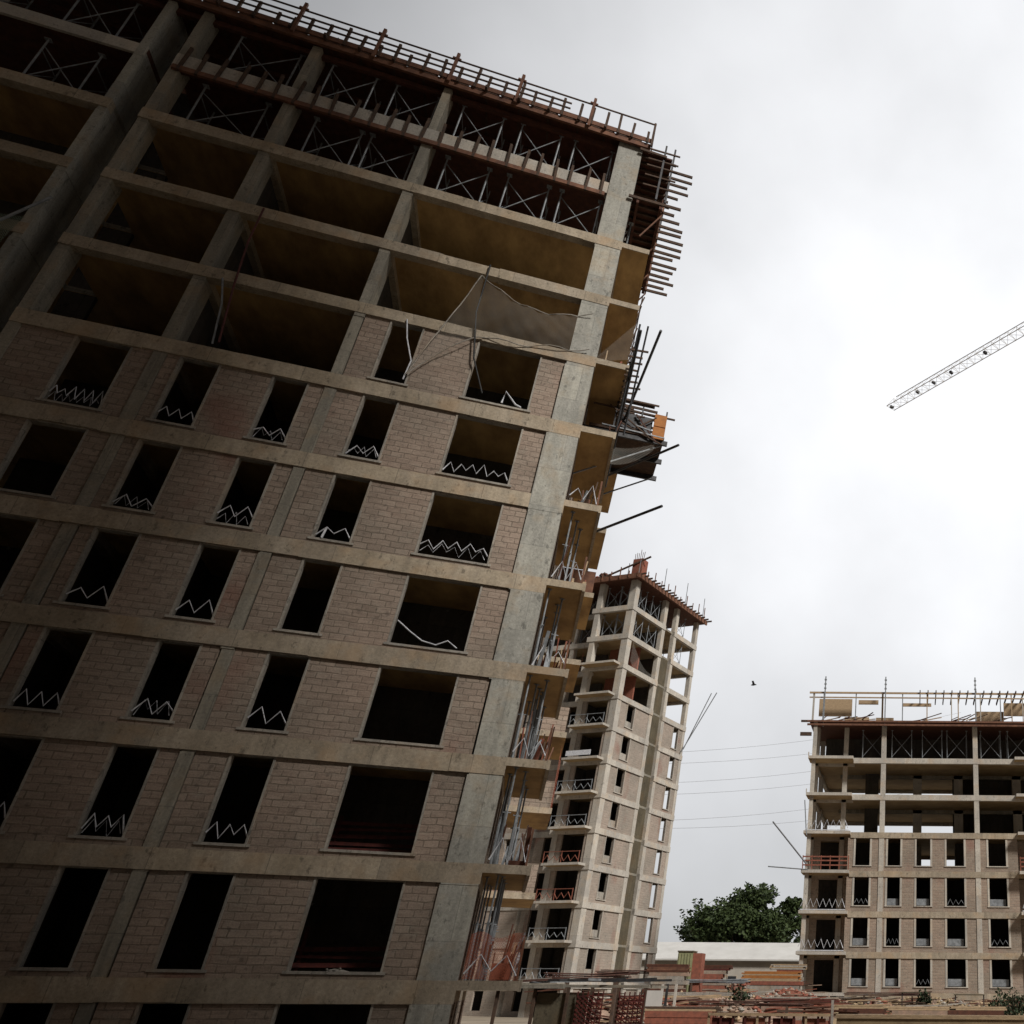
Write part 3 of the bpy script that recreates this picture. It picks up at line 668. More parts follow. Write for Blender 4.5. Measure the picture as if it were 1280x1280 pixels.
def tcol(x0, x1, y0, y1, top=13):
    mb = MB().mat(M['light']); prev = 0
    for k in range(1, top+1):
        mb.box(x0, x1, y0, y1, prev, TL(k)-.502 if k < 13 else TL(k)-.3); prev = TL(k)-.502
    mb.build('column', None, tw)
for c in ((-.7, 0, 0, .7), (-4.3, -3.75, 0, .6), (-7.4, -7.0, 1.3, 1.9), (-11.4, -11, 1.3, 1.9), (-.45, 0, 5.55, 6.1), (-.45, 0, 7.9, 8.4), (-.45, 0, 12.1, 12.58), (-15, -14.6, 1.3, 1.9), (-5.5, -5, 12, 12.55), (-10, -9.5, 12, 12.55)): tcol(*c)
for k in range(0, 9):
    z0 = TL(k) if k else 0; z1 = TL(k+1)-.5
    WB(tw, M['brick_far'], -1.0, -.7, z0, z1, .05, .2, []); WB(tw, M['brick_far'], -3.75, -3.3, z0, z1, .05, .2, [])
    WB(tw, M['brick_far'], TWX, -4.6, z0, z1, 1.3, .2, [(-6.1, -5.1, z0+.4, z1), (-10.2, -9.2, z0+.4, z1), (-13.6, -12.6, z0+.4, z1)])
    WB(tw, M['brick_far'], .7, 5.55, z0, z1, -.25, .2, [(1.85, 3.1, z0+.35, z1)], 'y')
    WB(tw, M['brick_far'], 8.4, 12.1, z0, z1, -.25, .2, [(10.3, 11.3, z0+.35, z1)], 'y')
    WB(tw, M['brick_far'], .25, 1.5, z0, z1, -4.5, .2, [], 'y')
    WB(tw, M['brick_far'], TWX, -.5, z0, z1, TD-.27, .2, [(-2.0, -.8, z0+.4, z1)]+[(x, x+1.3, z0+.8, z1) for x in (-13, -9, -6)])
    for (y0, y1) in ((1.85, 3.1), (10.3, 11.3)):
        wm = MB().mat(M['light']); wm.box(-.26, .01, y0-.06, y0, z0+.35, z1); wm.box(-.26, .01, y1, y1+.06, z0+.35, z1); wm.box(-.26, .03, y0-.1, y1+.1, z0+.28, z0+.348); wo_ = wm.build('window', None, tw)
        if y0 < 5: gm = MB().mat(M['mortar']); gm.box(-.2, -.15, y0, y1-.1, z0+.4, z0+.95); gm.build('guard_board', None, wo_)
    mb = MB().mat(M['inner']); mb.box(-9, -.5, 5, 5.2, z0, z1+.3); mb.box(-4.6, -4.5, 1.54, 5, z0, z1+.3) 
    if k < 9: mb.box(-4.2, -.8, 3.0, 3.1, z0, z1+.3)
    mb.box(TWX, -4.7, 4, 4.2, z0, z1+.3)
    mb.build('inner_wall', None, tw)
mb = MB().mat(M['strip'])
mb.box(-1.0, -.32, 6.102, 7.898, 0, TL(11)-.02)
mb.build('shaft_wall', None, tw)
mb = MB().mat(M['redbrick'])
for k in (9, 10): mb.box(-4.2, -.8, 3.4, 3.6, TL(k), TL(k+1)-.2) 
mb.build('inner_wall', None, tw)
mb = MB().mat(M['inner']); 
for k in (9, 10, 11, 12): mb.box(-12, -1, 6.3, 6.5, TL(k), TL(k+1)-.4); mb.box(-15, -5, 4, 4.2, TL(k), TL(k+1)-.4)
mb.build('inner_wall', None, tw)
td = empty('roof_formwork', tloc(-7, 6, TL(13)), TR, 'rusty roof formwork deck with ragged timber edge on top of the slender middle tower', 'formwork')
q = MB(); q.box(-8.3, 7.5, -6.5, 7.0, -.3, -.05); q.build('deck', M['rust'], td)
q = MB(); q.bar((-8.3, -6.6, -.15), (7.6, -6.6, -.15), .14, .5); q.build('beam', M['rustlight'], td)
q = MB(); q.bar((7.62, -6.6, -.15), (7.62, 7.1, -.15), .14, .5); q.build('beam', M['rustlight'], td)
for i in range(22):
    y = -6.5+13.5*i/21; q = MB(); q.bar((7.0, y, .0), (8.15+random.uniform(-.2, .3), y, 0), .1, .16); q.build('joist', M['timber'], td)
    if i % 2 == 0: q = MB(); q.bar((7.6, y, 0), (7.6, y, random.uniform(.5, 1.5)), .07); q.build('timber_post', M['rustlight'], td)
for i in range(16):
    x = -8+15.4*i/15; q = MB(); q.bar((x, -6.7, -.3), (x, -6.7, random.uniform(.3, 1.1)), .08); q.build('timber_post', M['rustlight'], td)
for x, y, h in ((7.0, -6, 1.9), (7.5, -2, 2.6), (7.5, 2.4, 2.8), (7.4, 6.4, 2.6), (5, -5, 2.2)):
    q = MB(); q.bar((x, y, 0), (x, y, h), .05); q.build('standard', M['steel'], td)
# column reinforcement cage on the corner
cg = empty('rebar_cage', tloc(-.5, 1.0, TL(13)), TR, 'dark red formwork box with rebar standing on the near corner of the middle tower roof', 'formwork')
q = MB(); q.box(-.75, .35, -.5, .5, 0, 2.3); q.build('shutter', M['redbrick'], cg)
for i in range(6): q = MB(); q.bar((-.7+.2*i, -.3, 2.3), (-.75+.22*i, -.3, 3.0+random.uniform(0, .5)), .04); q.build('rebar', M['rebar'], cg)
q = MB(); q.bar((-4.5, -1, .1), (1.2, -.4, 2.4), .12, .16); q.build('brace', M['timber'], cg)
heap('formwork_pile', M['timber'], tloc(-4.8, 1, TL(13)), 1.4, 1, 1.4, 40, .25, 'dark pile of formwork on the left part of the middle tower roof', 'pile', TR, None, [M['timber'], M['rust'], M['redbrick']])
tsh = None
for fl in (11, 12):
    for i, (x, y, a) in enumerate(((-3.5, .6, 0), (-2.0, .6, 0), (-.35, 1.1, 90), (-.35, 3.6, 90), (-.35, 8.8, 90), (-6.8, 1.8, 0))):
        lab = 'shoring frame, %s floor of the middle tower, %s' % ('top' if fl == 12 else 'second from top', ('front face left', 'front face right', 'side face near the corner', 'side face before the shaft', 'side face behind the shaft', 'set back left part')[i])
        if tsh is None: tsh = shoring(2.35, 1.4); o = tsh; o.location = tloc(x, y, TL(fl)); o.rotation_euler.z = TR+R(a); o['label'] = lab
        else: o = dup(tsh, tloc(x, y, TL(fl)), TR+R(a), lab)
        o['group'] = 'shoring frames under the top decks of the middle tower'
for i, (a, b) in enumerate((((.2, 12.0, TL(8)+.3), (3.2, 12.6, TL(10)+.5)), ((.2, 12.3, TL(8)+.6), (2.4, 12.9, TL(10)+.6)))):
    q = MB(); q.tube([tloc(*a), tloc(*b)], .05); tag(q.build('scaffold_pole', M['steel']), 'thin grey pole leaning outward from the right flank of the middle tower, %s' % ('lower and longer', 'upper and shorter')[i], 'pole')
m = MB()
m.grid(lambda u, v: tloc(.12, .8+4.8*u, TL(10)+.4-.9*math.sin(math.pi*u)+2.0*v*(1-u)), 8, 5); o = m.build('safety_net', M['net']); tag(o, 'pale net draped across the side face of the middle tower near its top', 'safety net')

# ================================================================== RIGHT BUILDING
R0 = Vector((-9.0, 79.0, 0))
rb = empty('concrete_building', R0, 0, 'lower unfinished block building with open top floors at the right edge of the photo', 'building', 'unfinished towers')
def RL(k): return (.0, 0.15, 3.0, 5.95, 9.0, 12.05, 15.15, 18.25, 21.45)[k]+EYE if k else 0
RW, RDP = 32.0, 13.0
WX = [(4.05, 5.25), (6.75, 7.8), (9.15, 10.3), (11.65, 13.1), (15.15, 16.6), (21.8, 23.0), (24.6, 25.8), (27.5, 28.9)]
BALC = ((-.3, 3.55), (17.6, 21.4))
for k in range(1, 8):
    z = RL(k); mb = MB().mat(M['light'] if k > 5 else M['beam'])
    mb.box(3.6, RW, -.05, .3, z-.45, z); mb.box(-.0, 3.6, 1.1, 1.4, z-.45, z)
    mb.box(-.02, .28, 1.4, RDP, z-.45, z); mb.box(.28, RW, RDP-.3, RDP, z-.5, z)
    mb.mat(M['slab']); mb.box(.28, 3.6, 1.4, RDP-.3, z-.2, z-.004, M['soffit_pale']); mb.box(3.6, RW, .3, RDP-.3, z-.2, z-.004, M['soffit_pale'])
    mb.box(2.0, RW-1, 6.0, 6.35, z-.5, z-.2) if k > 5 else None
    mb.build('floor_slab', None, rb)
    for bi, (a, b) in enumerate(BALC):
        mb = MB().mat(M['light']); 
        if bi == 0: mb.box(a, 3.6-.004, -.85, 1.1, z-.24, z-.0, M['soffit_pale'])
        else: mb.box(a, b, -.95, -.05, z-.24, z, M['soffit_pale'])
        bo = mb.build('balcony', None, rb)
        gm = MB()
        if k == 4 : gm.mat(M['redbrick']); [gm.bar((a+.1, -.82, z+h), (b-.1, -.82, z+h), .05, .1) for h in (.35, .7, 1.0)]; [gm.bar((a+.1+i*.75, -.8, z), (a+.1+i*.75, -.8, z+1.1), .07) for i in range(6)]
        elif k in (2, 3, 5): gm.mat(M['white']); zigzag(gm, a+.15, b-.15, -.8, z+.25, .6, 7, .05, .035); gm.bar((a+.1, -.8, z+.06), (b-.1, -.8, z+.06), .06)
        else: gm.mat(M['light']); gm.bar((a+.02, -.8, z), (a+.02, -.8, z+.3), .08)
        if k < 5 or bi == 0: gm.build('guardrail', None, bo)
def rcol(x0, x1, y0, y1, zt=8):
    mb = MB().mat(M['light']); prev = 0
    for k in range(1, zt+1):
        mb.box(x0, x1, y0, y1, prev, RL(k)-.452 if k < 8 else RL(8)-.15); prev = RL(k)-.452
    mb.build('column', None, rb)
for x in (6.0, 14.05, 21.5, 28.3): rcol(x, x+.42, -.02, .6)
rcol(-.02, .3, -.55, -.2, 8); rcol(.0, .4, 1.1, 1.8); rcol(0, .4, 6, 6.6); rcol(0, .4, 12.2, 12.8); rcol(2.6, 3.0, 1.1, 1.6)
for x in (4.6, 8.8, 12.6, 18, 24): rcol(x, x+.8, 6, 6.5)
for x in (4.6, 14, 22, 30): rcol(x, x+.4, 12.35, 12.8)
for k in range(0, 5):
    z0 = RL(k) if k else 0; z1 = RL(k+1)-.45
    segs = ((3.6, 6.0, WX[:1]), (6.42, 14.05, WX[1:4]), (14.47, 17.6, WX[4:5]), (21.92, 28.3, WX[5:8]))
    for a, b, ws in segs: WB(rb, M['brick_right'], a, b, z0, z1, .03, .2, [(p, q, z0+.45, z1-.02) for p, q in ws if q < b])
    WB(rb, M['brick_right'], .4, 3.6, z0, z1, 1.15, .2, [(1.0, 2.55, z0+.05, z1-.1)]); WB(rb, M['brick_right'], -.0, 1.15, z0, z1, 3.4, .2, [], 'y')
    WB(rb, M['brick_right'], 17.6, 21.5, z0, z1, 1.15, .2, [(18.3, 20.6, z0+.05, z1-.1)])
    WB(rb, M['brick_right'], 1.8, 12.2, z0, z1, .05, .2, [(3, 4.2, z0+.8, z1), (8, 9.2, z0+.8, z1)], 'y')
    rear = [(2, 3.2, z0+.8, z1)]+([(7.4, 14.2, z0+.1, z1)] if k == 4 else [(8, 9.2, z0+.8, z1)])+[(x, x+1.2, z0+.8, z1) for x in (16, 20, 25)]
    WB(rb, M['brick_right'], .5, RW-.5, z0, z1, RDP-.26, .2, rear)
    for i, (p, q) in enumerate(WX[:5]):
        wm = MB().mat(M['light']); wm.box(p-.16, p, 0.0, .25, z0+.45, z1-.02); wm.box(q, q+.16, 0, .25, z0+.45, z1-.02); wm.box(p-.18, q+.18, -.04, .25, z0+.38, z0+.448)
        wo_ = wm.build('window', None, rb)
        if k in (1, 2, 3) and not (k == 4): 
            gm = MB().mat(M['steel'])
            if (i+k) % 3 == 0: zigzag(gm, p+.05, q-.05, .1, z0+.6, .35, 3, .05, .03)
            else: gm.box(p+.02, q-.1, .3, .34, z0+.5, z0+1.0)
            gm.build('guard_board', None, wo_)
    if k < 4:
        mb = MB().mat(M['inner']); mb.box(.5, RW-1, 4.5, 4.7, z0, z1+.25); [mb.box(x, x+.1, .3, 4.5, z0, z1+.25) for x in (6.1, 14.1, 11.0, 8.5, 17.5)]; mb.build('inner_wall', None, rb)
    else:
        mb = MB().mat(M['inner']); mb.box(.5, 8.7, 4.5, 4.7, z0, z1+.25); mb.box(12.6, RW-1, 4.5, 4.7, z0, z1+.25); mb.box(8.6, 8.7, .3, 4.5, z0, z1+.25); mb.build('inner_wall', None, rb)
mb = MB().mat(M['inner'])
for k in (5, 6): mb.box(12.5, RW-1, 7.2, 7.4, RL(k), RL(k+1)-.2); mb.box(14.6, 14.8, 4.5, 7.2, RL(k), RL(k+1)-.2)
mb.box(.6, RW-1, 5.2, 5.4, RL(7), RL(8)-.1); mb.box(4.4, 5.6, 5.4, 6.2, RL(5), RL(7)-.2)
mb.build('inner_wall', None, rb)
rd = empty('roof_formwork', R0+Vector((14, 0, RL(8))), 0, 'brown roof formwork deck with pale upright boards and rows of timber on the right building', 'formwork')
q = MB(); q.box(-14.4, 18, -.5, 8, -.25, -.0); q.build('deck', M['rust'], rd)
for zz, w_ in ((-.12, 30), (-.42, 30)): q = MB(); q.bar((-14.6, -.6, zz), (17, -.6, zz), .12, .16); q.build('beam', M['rustlight'], rd)
q = MB(); q.bar((-15.2, -.3, -.05), (-13.6, -.3, -.05), .12, .18); q.build('beam', M['timber'], rd)
q = MB(); q.bar((-15.2, -.3, -1.2), (-14.2, -.3, -1.2), .2, .3); q.build('beam', M['timber'], rd)
q = MB(); q.bar((-14.6, -.3, 2.55), (17, -.3, 2.55), .1, .16); q.build('beam', M['plank'], rd)
q = MB(); q.bar((-14.6, -.2, 2.15), (17, -.2, 2.15), .1, .1); q.build('beam', M['plank'], rd)
for i in range(44):
    x = -14+31*i/43
    if x > -5: q = MB(); q.bar((x, -.5, 2.7), (x, 3.5, 2.7), .09, .2); q.build('joist', M['timber'], rd)
for x in (-14.2, -13.3, -10.4, -8.0, -6.2, -4.0, -1.8, -1.2, .8, 2.6, 3.6, 4.6, 6.6, 9, 12, 15):
    q = MB(); q.bar((x, -.2, 0), (x, -.2, 2.5), .16 if x in (-8.0, -14.2) else .09); q.build('post', random.choice((M['steel'], M['plank'], M['light'])), rd)
for i, (x, w_, z0, h, y) in enumerate(((-13.8, 3.0, .7, 1.6, .8), (-8.6, 1.6, .1, .5, .8), (-6.2, 2.6, 1.6, .3, .6), (.4, 2.6, .15, 1.2, 1.2), (3.0, 2.4, .9, 1.2, 1.0), (6.2, 3, .2, 1.5, 1.4), (-11.4, 2.2, .1, .4, .3), (-10.2, 1.8, 1.7, .4, .4), (10, 4, .2, 1.8, 1))):
    q = MB(); q.box(x, x+w_, y, y+.08, z0, z0+h); q.build('shutter_board', M['plank'], rd)
for i in range(26):
    x = random.uniform(-14, 8); q = MB(); q.bar((x, random.uniform(-.4, .5), .12), (x+random.uniform(.5, 2), random.uniform(-.4, .5), .3+random.uniform(0, .5)), .07); q.build('loose_board', random.choice((M['plank'], M['rust'], M['timber'])), rd)
for i, x in enumerate((-13.2, -7.75, .35, 5.5)):
    q = MB(); q.bar((x, -.5, -.6), (x, -.5, 4.0), .1); [q.bar((x-.1, -.5, z), (x+.1, -.5, z), .12) for z in (2.9, 3.3, 3.7)]; q.build('standard', M['steel'], rd)
rsh = None
for i, x in enumerate((4.3, 6.9, 9.6, 11.8, 14.8, 17.2, 19.6, 22.2)):
    lab = 'shoring frame under the roof deck of the right building, %s from its left column' % ordn(i)
    if rsh is None: rsh = shoring(RL(8)-RL(7)-.6, 1.75); o = rsh; o.location = R0+Vector((x, .7, RL(7))); o.rotation_euler.z = 0; o['label'] = lab
    else: o = dup(rsh, R0+Vector((x, .7, RL(7))), 0, lab)
    o['group'] = 'shoring frames under the roof deck of the right building'
for i, (a, b, lab) in enumerate((((966, 1027), (1008, 1080), 'dark pole slanting down to the left corner of the right building'), ((1006, 1000), (1008, 1044), 'upright grey pole beside the left corner of the right building'), ((960, 1083), (1010, 1087), 'thin horizontal pole sticking out left of the right building'))):
    q = MB(); q.tube([at(*a, 77.8), at(*b, 77.8)], .07 if i == 0 else .05); tag(q.build('scaffold_pole', M['darksteel'] if i == 0 else M['steel']), lab, 'pole')

# ================================================================== ADDED UNSEEN TOWERS and a wing, placed out of view to shade the left tower
def shade_tower(c, rz, wx, dy, n, label):
    t = empty('concrete_building', c, rz, label, 'building', 'unfinished towers')
    for k in range(1, n+1):
        m = MB().mat(M['beam']); m.box(0, wx, 0, dy, k*3-.5, k*3, M['soffit']); m.build('floor_slab', None, t)
    for k in range(n-3):
        m = MB().mat(M['brick']); z0, z1 = k*3, k*3+2.5
        for (a, y) in ((0, .05), (0, dy-.25)): WB(t, M['brick'], .3, wx-.3, z0, z1, y, .2, [(x, x+1.2, z0+.6, z1) for x in [2+3.2*i for i in range(int((wx-3)/3.2))]])
        for x_ in (.05, wx-.25): WB(t, M['brick'], .3, dy-.3, z0, z1, x_, .2, [(y, y+1.2, z0+.6, z1) for y in [2+3.2*i for i in range(int((dy-3)/3.2))]], 'y')
    for x in [0]+[6*i for i in range(1, int(wx/6))]+[wx-.5]:
        for y in (0.0, dy-.5):
            m = MB().mat(M['column']); m.box(x, x+.5, y, y+.5, 0, 3*n-.502); m.build('column', None, t)
    return t
SHADE_TOWERS = [shade_tower(loc(-27.4, -30, 0), RZ+R(90), 28.0, 12, 13, 'added unseen wing that shades the far left end of the left tower'),
        shade_tower(Vector((-46, -17, 0)), 0, 62.0, 14, 26, 'added unseen very tall tower behind the viewpoint, shading the left tower'),
        shade_tower(Vector((16.6, -20, 0)), 0, 26.0, 14, 18, 'added unseen tower behind the viewpoint on its right, shading the lower facade')]

# ================================================================== DISTANCE: low white building, trees, cables, bird, crane
wb = empty('warehouse', (-24, 110, 0), 0, 'long low white building with a pale sheet roof behind the site', 'building')
zr = 1.8
q = MB(); q.box(-14, 17, 0, 10, 0, 5.2); q.build('wall', M['render'], wb)
q = MB(); q.v += [(-14.4, -.5, 5.0), (17.4, -.5, 5.0), (17.4, 5, 6.9), (-14.4, 5, 6.9), (-14.4, 10.5, 5.0), (17.4, 10.5, 5.0), (-14.4, -.5, 5.15), (17.4, -.5, 5.15), (17.4, 5, 7.05), (-14.4, 5, 7.05), (-14.4, 10.5, 5.15), (17.4, 10.5, 5.15)]
q.f += [(6,7,8,9), (9,8,11,10), (0,3,2,1), (3,4,5,2), (0,1,7,6), (4,10,11,5), (0,6,9,3), (3,9,10,4), (1,2,8,7), (2,5,11,8)]; q.m += [0]*10
q.build('roof', M['roof'], wb)
for x in (-11, -7.5, -4, -.2, 3.6, 6.4, 9.8, 13.5):
    q = MB(); q.box(x, x+1.1, -.06, .0, 2.3, 3.6); f_ = q.build('window', M['light'], wb); q = MB(); q.box(x+.1, x+1.0, -.09, -.061, 2.4, 3.5); q.build('pane', M['glass'], f_)
def tree(c, rx, rz, h, label, leaf, n=5200, seed=1):
    rnd = random.Random(seed)
    t = empty('broadleaf_tree', c, 0, label, 'tree', 'trees behind the site')
    m = MB(); m.tube([(0, 0, 0), (.1, 0, h*.2), (0, .1, h*.42)], [.45, .36, .25], 8)
    lobes = []
    for i in range(13):
        a = rnd.uniform(0, 6.28); rr = rnd.uniform(.15, .74)*rx; z = h*rnd.uniform(.34, .80)
        lobes.append((Vector((math.cos(a)*rr, math.sin(a)*rr*.8, z)), rx*rnd.uniform(.25, .42)))
    lobes.append((Vector((rnd.uniform(-.3, .3)*rx, 0, h*.84)), rx*.3)); lobes.append((Vector((-.6*rx, 0, h*.5)), rx*.35)); lobes.append((Vector((.6*rx, 0, h*.62)), rx*.36))
    for p, r in lobes: m.tube([(0, .05, h*.3), tuple(p*.55+Vector((0, 0, h*.17))), tuple(p)], [.18, .1, .04], 5)
    m.build('trunk', M['bark'], t)
    m = MB()
    for _ in range(n):
        p, r = rnd.choice(lobes); d = Vector((rnd.gauss(0, 1), rnd.gauss(0, 1), rnd.gauss(0, 1))).normalized()
        q_ = p+d*r*(rnd.random()**.42)*(1+.25*math.sin(d.x*7+d.z*5)); q_.z = p.z+(q_.z-p.z)*.85
        s = rnd.uniform(.15, .36); a = Vector((rnd.gauss(0, 1), rnd.gauss(0, 1), rnd.gauss(0, .6))).normalized(); b = a.cross(Vector((rnd.gauss(0, 1), rnd.gauss(0, 1), rnd.gauss(0, 1)))).normalized()
        m.quad(q_-a*s, q_-b*s*.6, q_+a*s, q_+b*s*.6)
    m.build('crown', leaf, t); return t
def tx(px, Y): v = at(px, 1230, Y); return v.x
tree((tx(918, 130), 130, 0), 7.2, 0, 15.6, 'large dark green tree standing behind the white building, fullest of the trees', M['leaf'], 17000, 3)
tree((tx(872, 138), 138, 0), 4.2, 0, 13.2, 'lower dark tree at the left side of the big tree beside the middle tower', M['leafdark'], 8000, 5)
tree((tx(962, 134), 134, 0), 5.3, 0, 16.4, 'tall greener tree at the right of the big tree', M['leaf'], 11000, 9)
tree((tx(1003, 140), 140, 0), 3.4, 0, 11.5, 'small dark tree partly hidden by the left edge of the right building', M['leafdark'], 3600, 12)
tree((tx(985, 150), 150, 0), 4.0, 0, 9.0, 'low dark tree filling the gap behind the white roof', M['leafdark'], 3600, 15)
tree((tx(838, 150), 150, 0), 4.0, 0, 7.5, 'low dark tree peeping past the foot of the middle tower', M['leafdark'], 2400, 16)
for i, (ya, yb) in enumerate(((921, 907), (934, 925), (958, 946), (972, 962), (1004, 992), (1013, 1008))):
    a, b = at(800, ya+4, 125), at(1080, yb-6, 160); a += (a-b)*.6; b += (b-a)*.4
    pts = [a+(b-a)*(u/14)-Vector((0, 0, 2.6*math.sin(math.pi*u/14))) for u in range(15)]
    q = MB(); q.tube(pts, .022, 4); tag(q.build('power_line', M['wire']), 'thin grey cable across the pale sky between the two towers, %s from the top' % ordn(i), 'cable', 'power lines')
bp = at(942, 856, 70); q = MB(); q.tube([bp+Vector((-.22, 0, -.03)), bp+Vector((-.05, 0, 0)), bp+Vector((.12, 0, .02)), bp+Vector((.24, 0, .0))], [.02, .08, .06, .015], 6)
q.quad(bp+Vector((-.1, 0, .04)), bp+Vector((.1, 0, .04)), bp+Vector((.05, .45, .2)), bp+Vector((-.1, .45, .18))); q.quad(bp+Vector((-.1, 0, .04)), bp+Vector((.1, 0, .04)), bp+Vector((.05, -.45, .2)), bp+Vector((-.1, -.45, .18)))
tag(q.build('bird', M['bird']), 'small dark bird flying alone in the sky between the towers', 'bird')
# crane
j0 = Vector((-2.7, 71.2, 50+EYE)); j1 = Vector((9.0, 59.6, 50+EYE)); jd_ = (j1-j0).normalized()
crz = math.atan2(jd_.y, jd_.x)
cr = empty('tower_crane', (j0+jd_*46).xy.to_3d(), crz, 'pale lattice tower crane whose jib tip reaches in from the right edge of the sky', 'crane')
H = 50+EYE
def truss(nm, x0, x1, z0, hh, wd, step, m, lump=False):
    q = MB(); n = int((x1-x0)/step)
    q.bar((x0, -wd/2, z0), (x1, -wd/2, z0), .055); q.bar((x0, wd/2, z0), (x1, wd/2, z0), .055); q.bar((x0+.8, 0, z0+hh), (x1, 0, z0+hh), .06)
    for i in range(n):
        a = x0+i*step
        for s in (-1, 1):
            q.bar((a, s*wd/2, z0), (a+step/2, 0, z0+hh), .03); q.bar((a+step/2, 0, z0+hh), (a+step, s*wd/2, z0), .03)
        q.bar((a, -wd/2, z0), (a, wd/2, z0), .03); q.bar((a, -wd/2, z0), (a+step, wd/2, z0), .025)
    q.build(nm, m, cr)
truss('jib', -46, -1.0, H, .95, 1.0, .95, M['paint'])
truss('counter_jib', 1.0, 14, H, .9, 1.2, 1.0, M['paint'])
for x in (-45.9, -42.4, -40.3, -38.1, -34.0): q = MB(); q.box(x, x+.2, -.18, .18, H-.06, H+.16); q.build('joint', M['darksteel'], cr)
q = MB(); q.bar((-22, 0, H+1.0), (0, 0, H+7), .05); q.build('tie_bar', M['steel'], cr)
q = MB()
for x in (-.8, .8):
    for y in (-.8, .8): q.bar((x, y, 0), (x, y, H+.5), .14)
for i in range(32):
    z = i*1.6
    for (a, b) in (((-.8, -.8), (.8, -.8)), ((.8, -.8), (.8, .8)), ((.8, .8), (-.8, .8)), ((-.8, .8), (-.8, -.8))): q.bar((*a, z), (*b, z+1.6), .07)
q.build('mast', M['paint'], cr)
q = MB(); q.bar((-.8, 0, H), (0, 0, H+7), .12); q.bar((.8, 0, H), (0, 0, H+7), .12); q.build('apex', M['paint'], cr)
q = MB(); q.box(-1, .9, .9, 2.2, H-2.2, H-.2); q.build('cab', M['paint'], cr)
q = MB(); q.box(11, 13.5, -.6, .6, H-2.2, H-.02); q.build('counterweight', M['light'], cr)

# ================================================================== SITE CLUTTER
# covered walkway at the foot of the left tower
a = at(622, 1230, 34); b = at(812, 1224, 34)
wk = empty('site_walkway', (a.x, 34, 0), 0, 'low walkway of worn boards with red lattice sides at the left tower foot', 'walkway')
LEN = b.x-a.x; zt = a.z
q = MB().mat(M['slab']); q.box(0, LEN, 0, 2.6, zt-.08, zt); q.box(-.3, LEN*.45, -.2, -.0, zt-.12, zt+.03); q.build('roof', None, wk)
for i in range(9):
    q = MB(); q.bar((LEN*.1*i, -.15+random.uniform(0, .3), zt+.06+.03*i*random.random()), (LEN*.1*i+1.7, .3+random.uniform(-.2, .5), zt+.1+random.uniform(0, .12)), .05, .07); q.build('loose_pole', random.choice((M['steel'], M['mortar'], M['darksteel'], M['rebar'])), wk)
for x in (0.05, 1.3, 2.4, 3.2, 4.1, LEN-.1): q = MB(); q.bar((x, .05, 0), (x, .05, zt-.08), .09); q.build('post', M['timber'], wk)
q = MB(); q.box(1.35, 2.65, .15, 1.4, 0, zt-.25); q.build('concrete_block', M['strip'], wk)
for (x0, x1) in ((2.75, 3.6), (4.15, LEN-.1)):
    q = MB()
    for i in range(7):
        z = zt-.35-i*.13; q.bar((x0, -.0, z), (x1, 0, z+.05), .035)
        for j in range(5): xx = x0+(x1-x0)*j/5; q.bar((xx, -.02, z), (xx+.16, -.02, z-.1), .035)
    for j in range(6): xx = x0+(x1-x0)*j/5; q.bar((xx, .02, 0), (xx, .02, zt-.2), .035)
    q.build('lattice', M['redpaint'], wk)
# soil bank and rubble in front of right building
def mound(px0, px1, ytop, Y, dep, mat, name, label, rough=.25, n=0, s=.2, mats=None, cat='mound'):
    A, B = at(px0, ytop, Y), at(px1, ytop, Y); zt = A.z; Wd = B.x-A.x
    m = MB()
    ph = random.uniform(0, 9)
    def P(u, v):
        e = min(1, 6*min(u, 1-u)); hgt = zt*(math.sin(math.pi*v)**.7)*(e**.5)*(1-rough*.25*(1+math.sin(u*17+ph)*.6+math.sin(u*41+v*7+ph)*.4))
        return (u*Wd, -dep/2+dep*v, max(-.02, hgt))
    m.grid(P, 60, 10); m.mat(mat); m.m = [0]*len(m.m)
    for _ in range(n//3):
        u, v = random.uniform(.04, .9), random.uniform(.05, .6); p = P(u, v); m.mat(random.choice([M['timber'], M['rust'], M['plank'], M['rubble'], M['redbrick']]))
        ln = random.uniform(.6, 2.2); m.bar((p[0], p[1]-.1, p[2]+random.uniform(0, .15)), (p[0]+ln, p[1]+random.uniform(-.4, .2), p[2]+random.uniform(-.1, .28)), random.uniform(.05, .16), .05)
    for _ in range(n):
        u, v = random.uniform(.03, .97), random.uniform(.05, .6); p = P(u, v); m.mat(random.choice(mats or [mat])); m.rock(p, random.uniform(.5, 1.4)*s)
    o = m.build(name, None); o.location = (A.x, Y, 0); return tag(o, label, cat)
mound(985, 1300, 1247, 66, 9, M['soil'], 'earth_bank', 'sandy earth bank running along the foot of the right building', .35, 260, .22, [M['rubble'], M['soil'], M['plank'], M['rubble']])
mound(800, 1030, 1222, 74, 12, M['rubble'], 'rubble_bank', 'bank of mixed rubble between the middle tower and the right building', .5, 300, .3, [M['rubble'], M['redbrick'], M['plank'], M['mortar']])
mound(755, 1010, 1241, 58, 9, M['rubble'], 'rubble_bank', 'nearer reddish rubble bank below the white building', .5, 300, .22, [M['rubble'], M['redbrick'], M['plank'], M['mortar'], M['timber']])
mound(690, 875, 1252, 46, 6, M['rubble'], 'rubble_bank', 'low rubble bank beside the walkway', .4, 160, .15, [M['rubble'], M['redbrick'], M['mortar']])
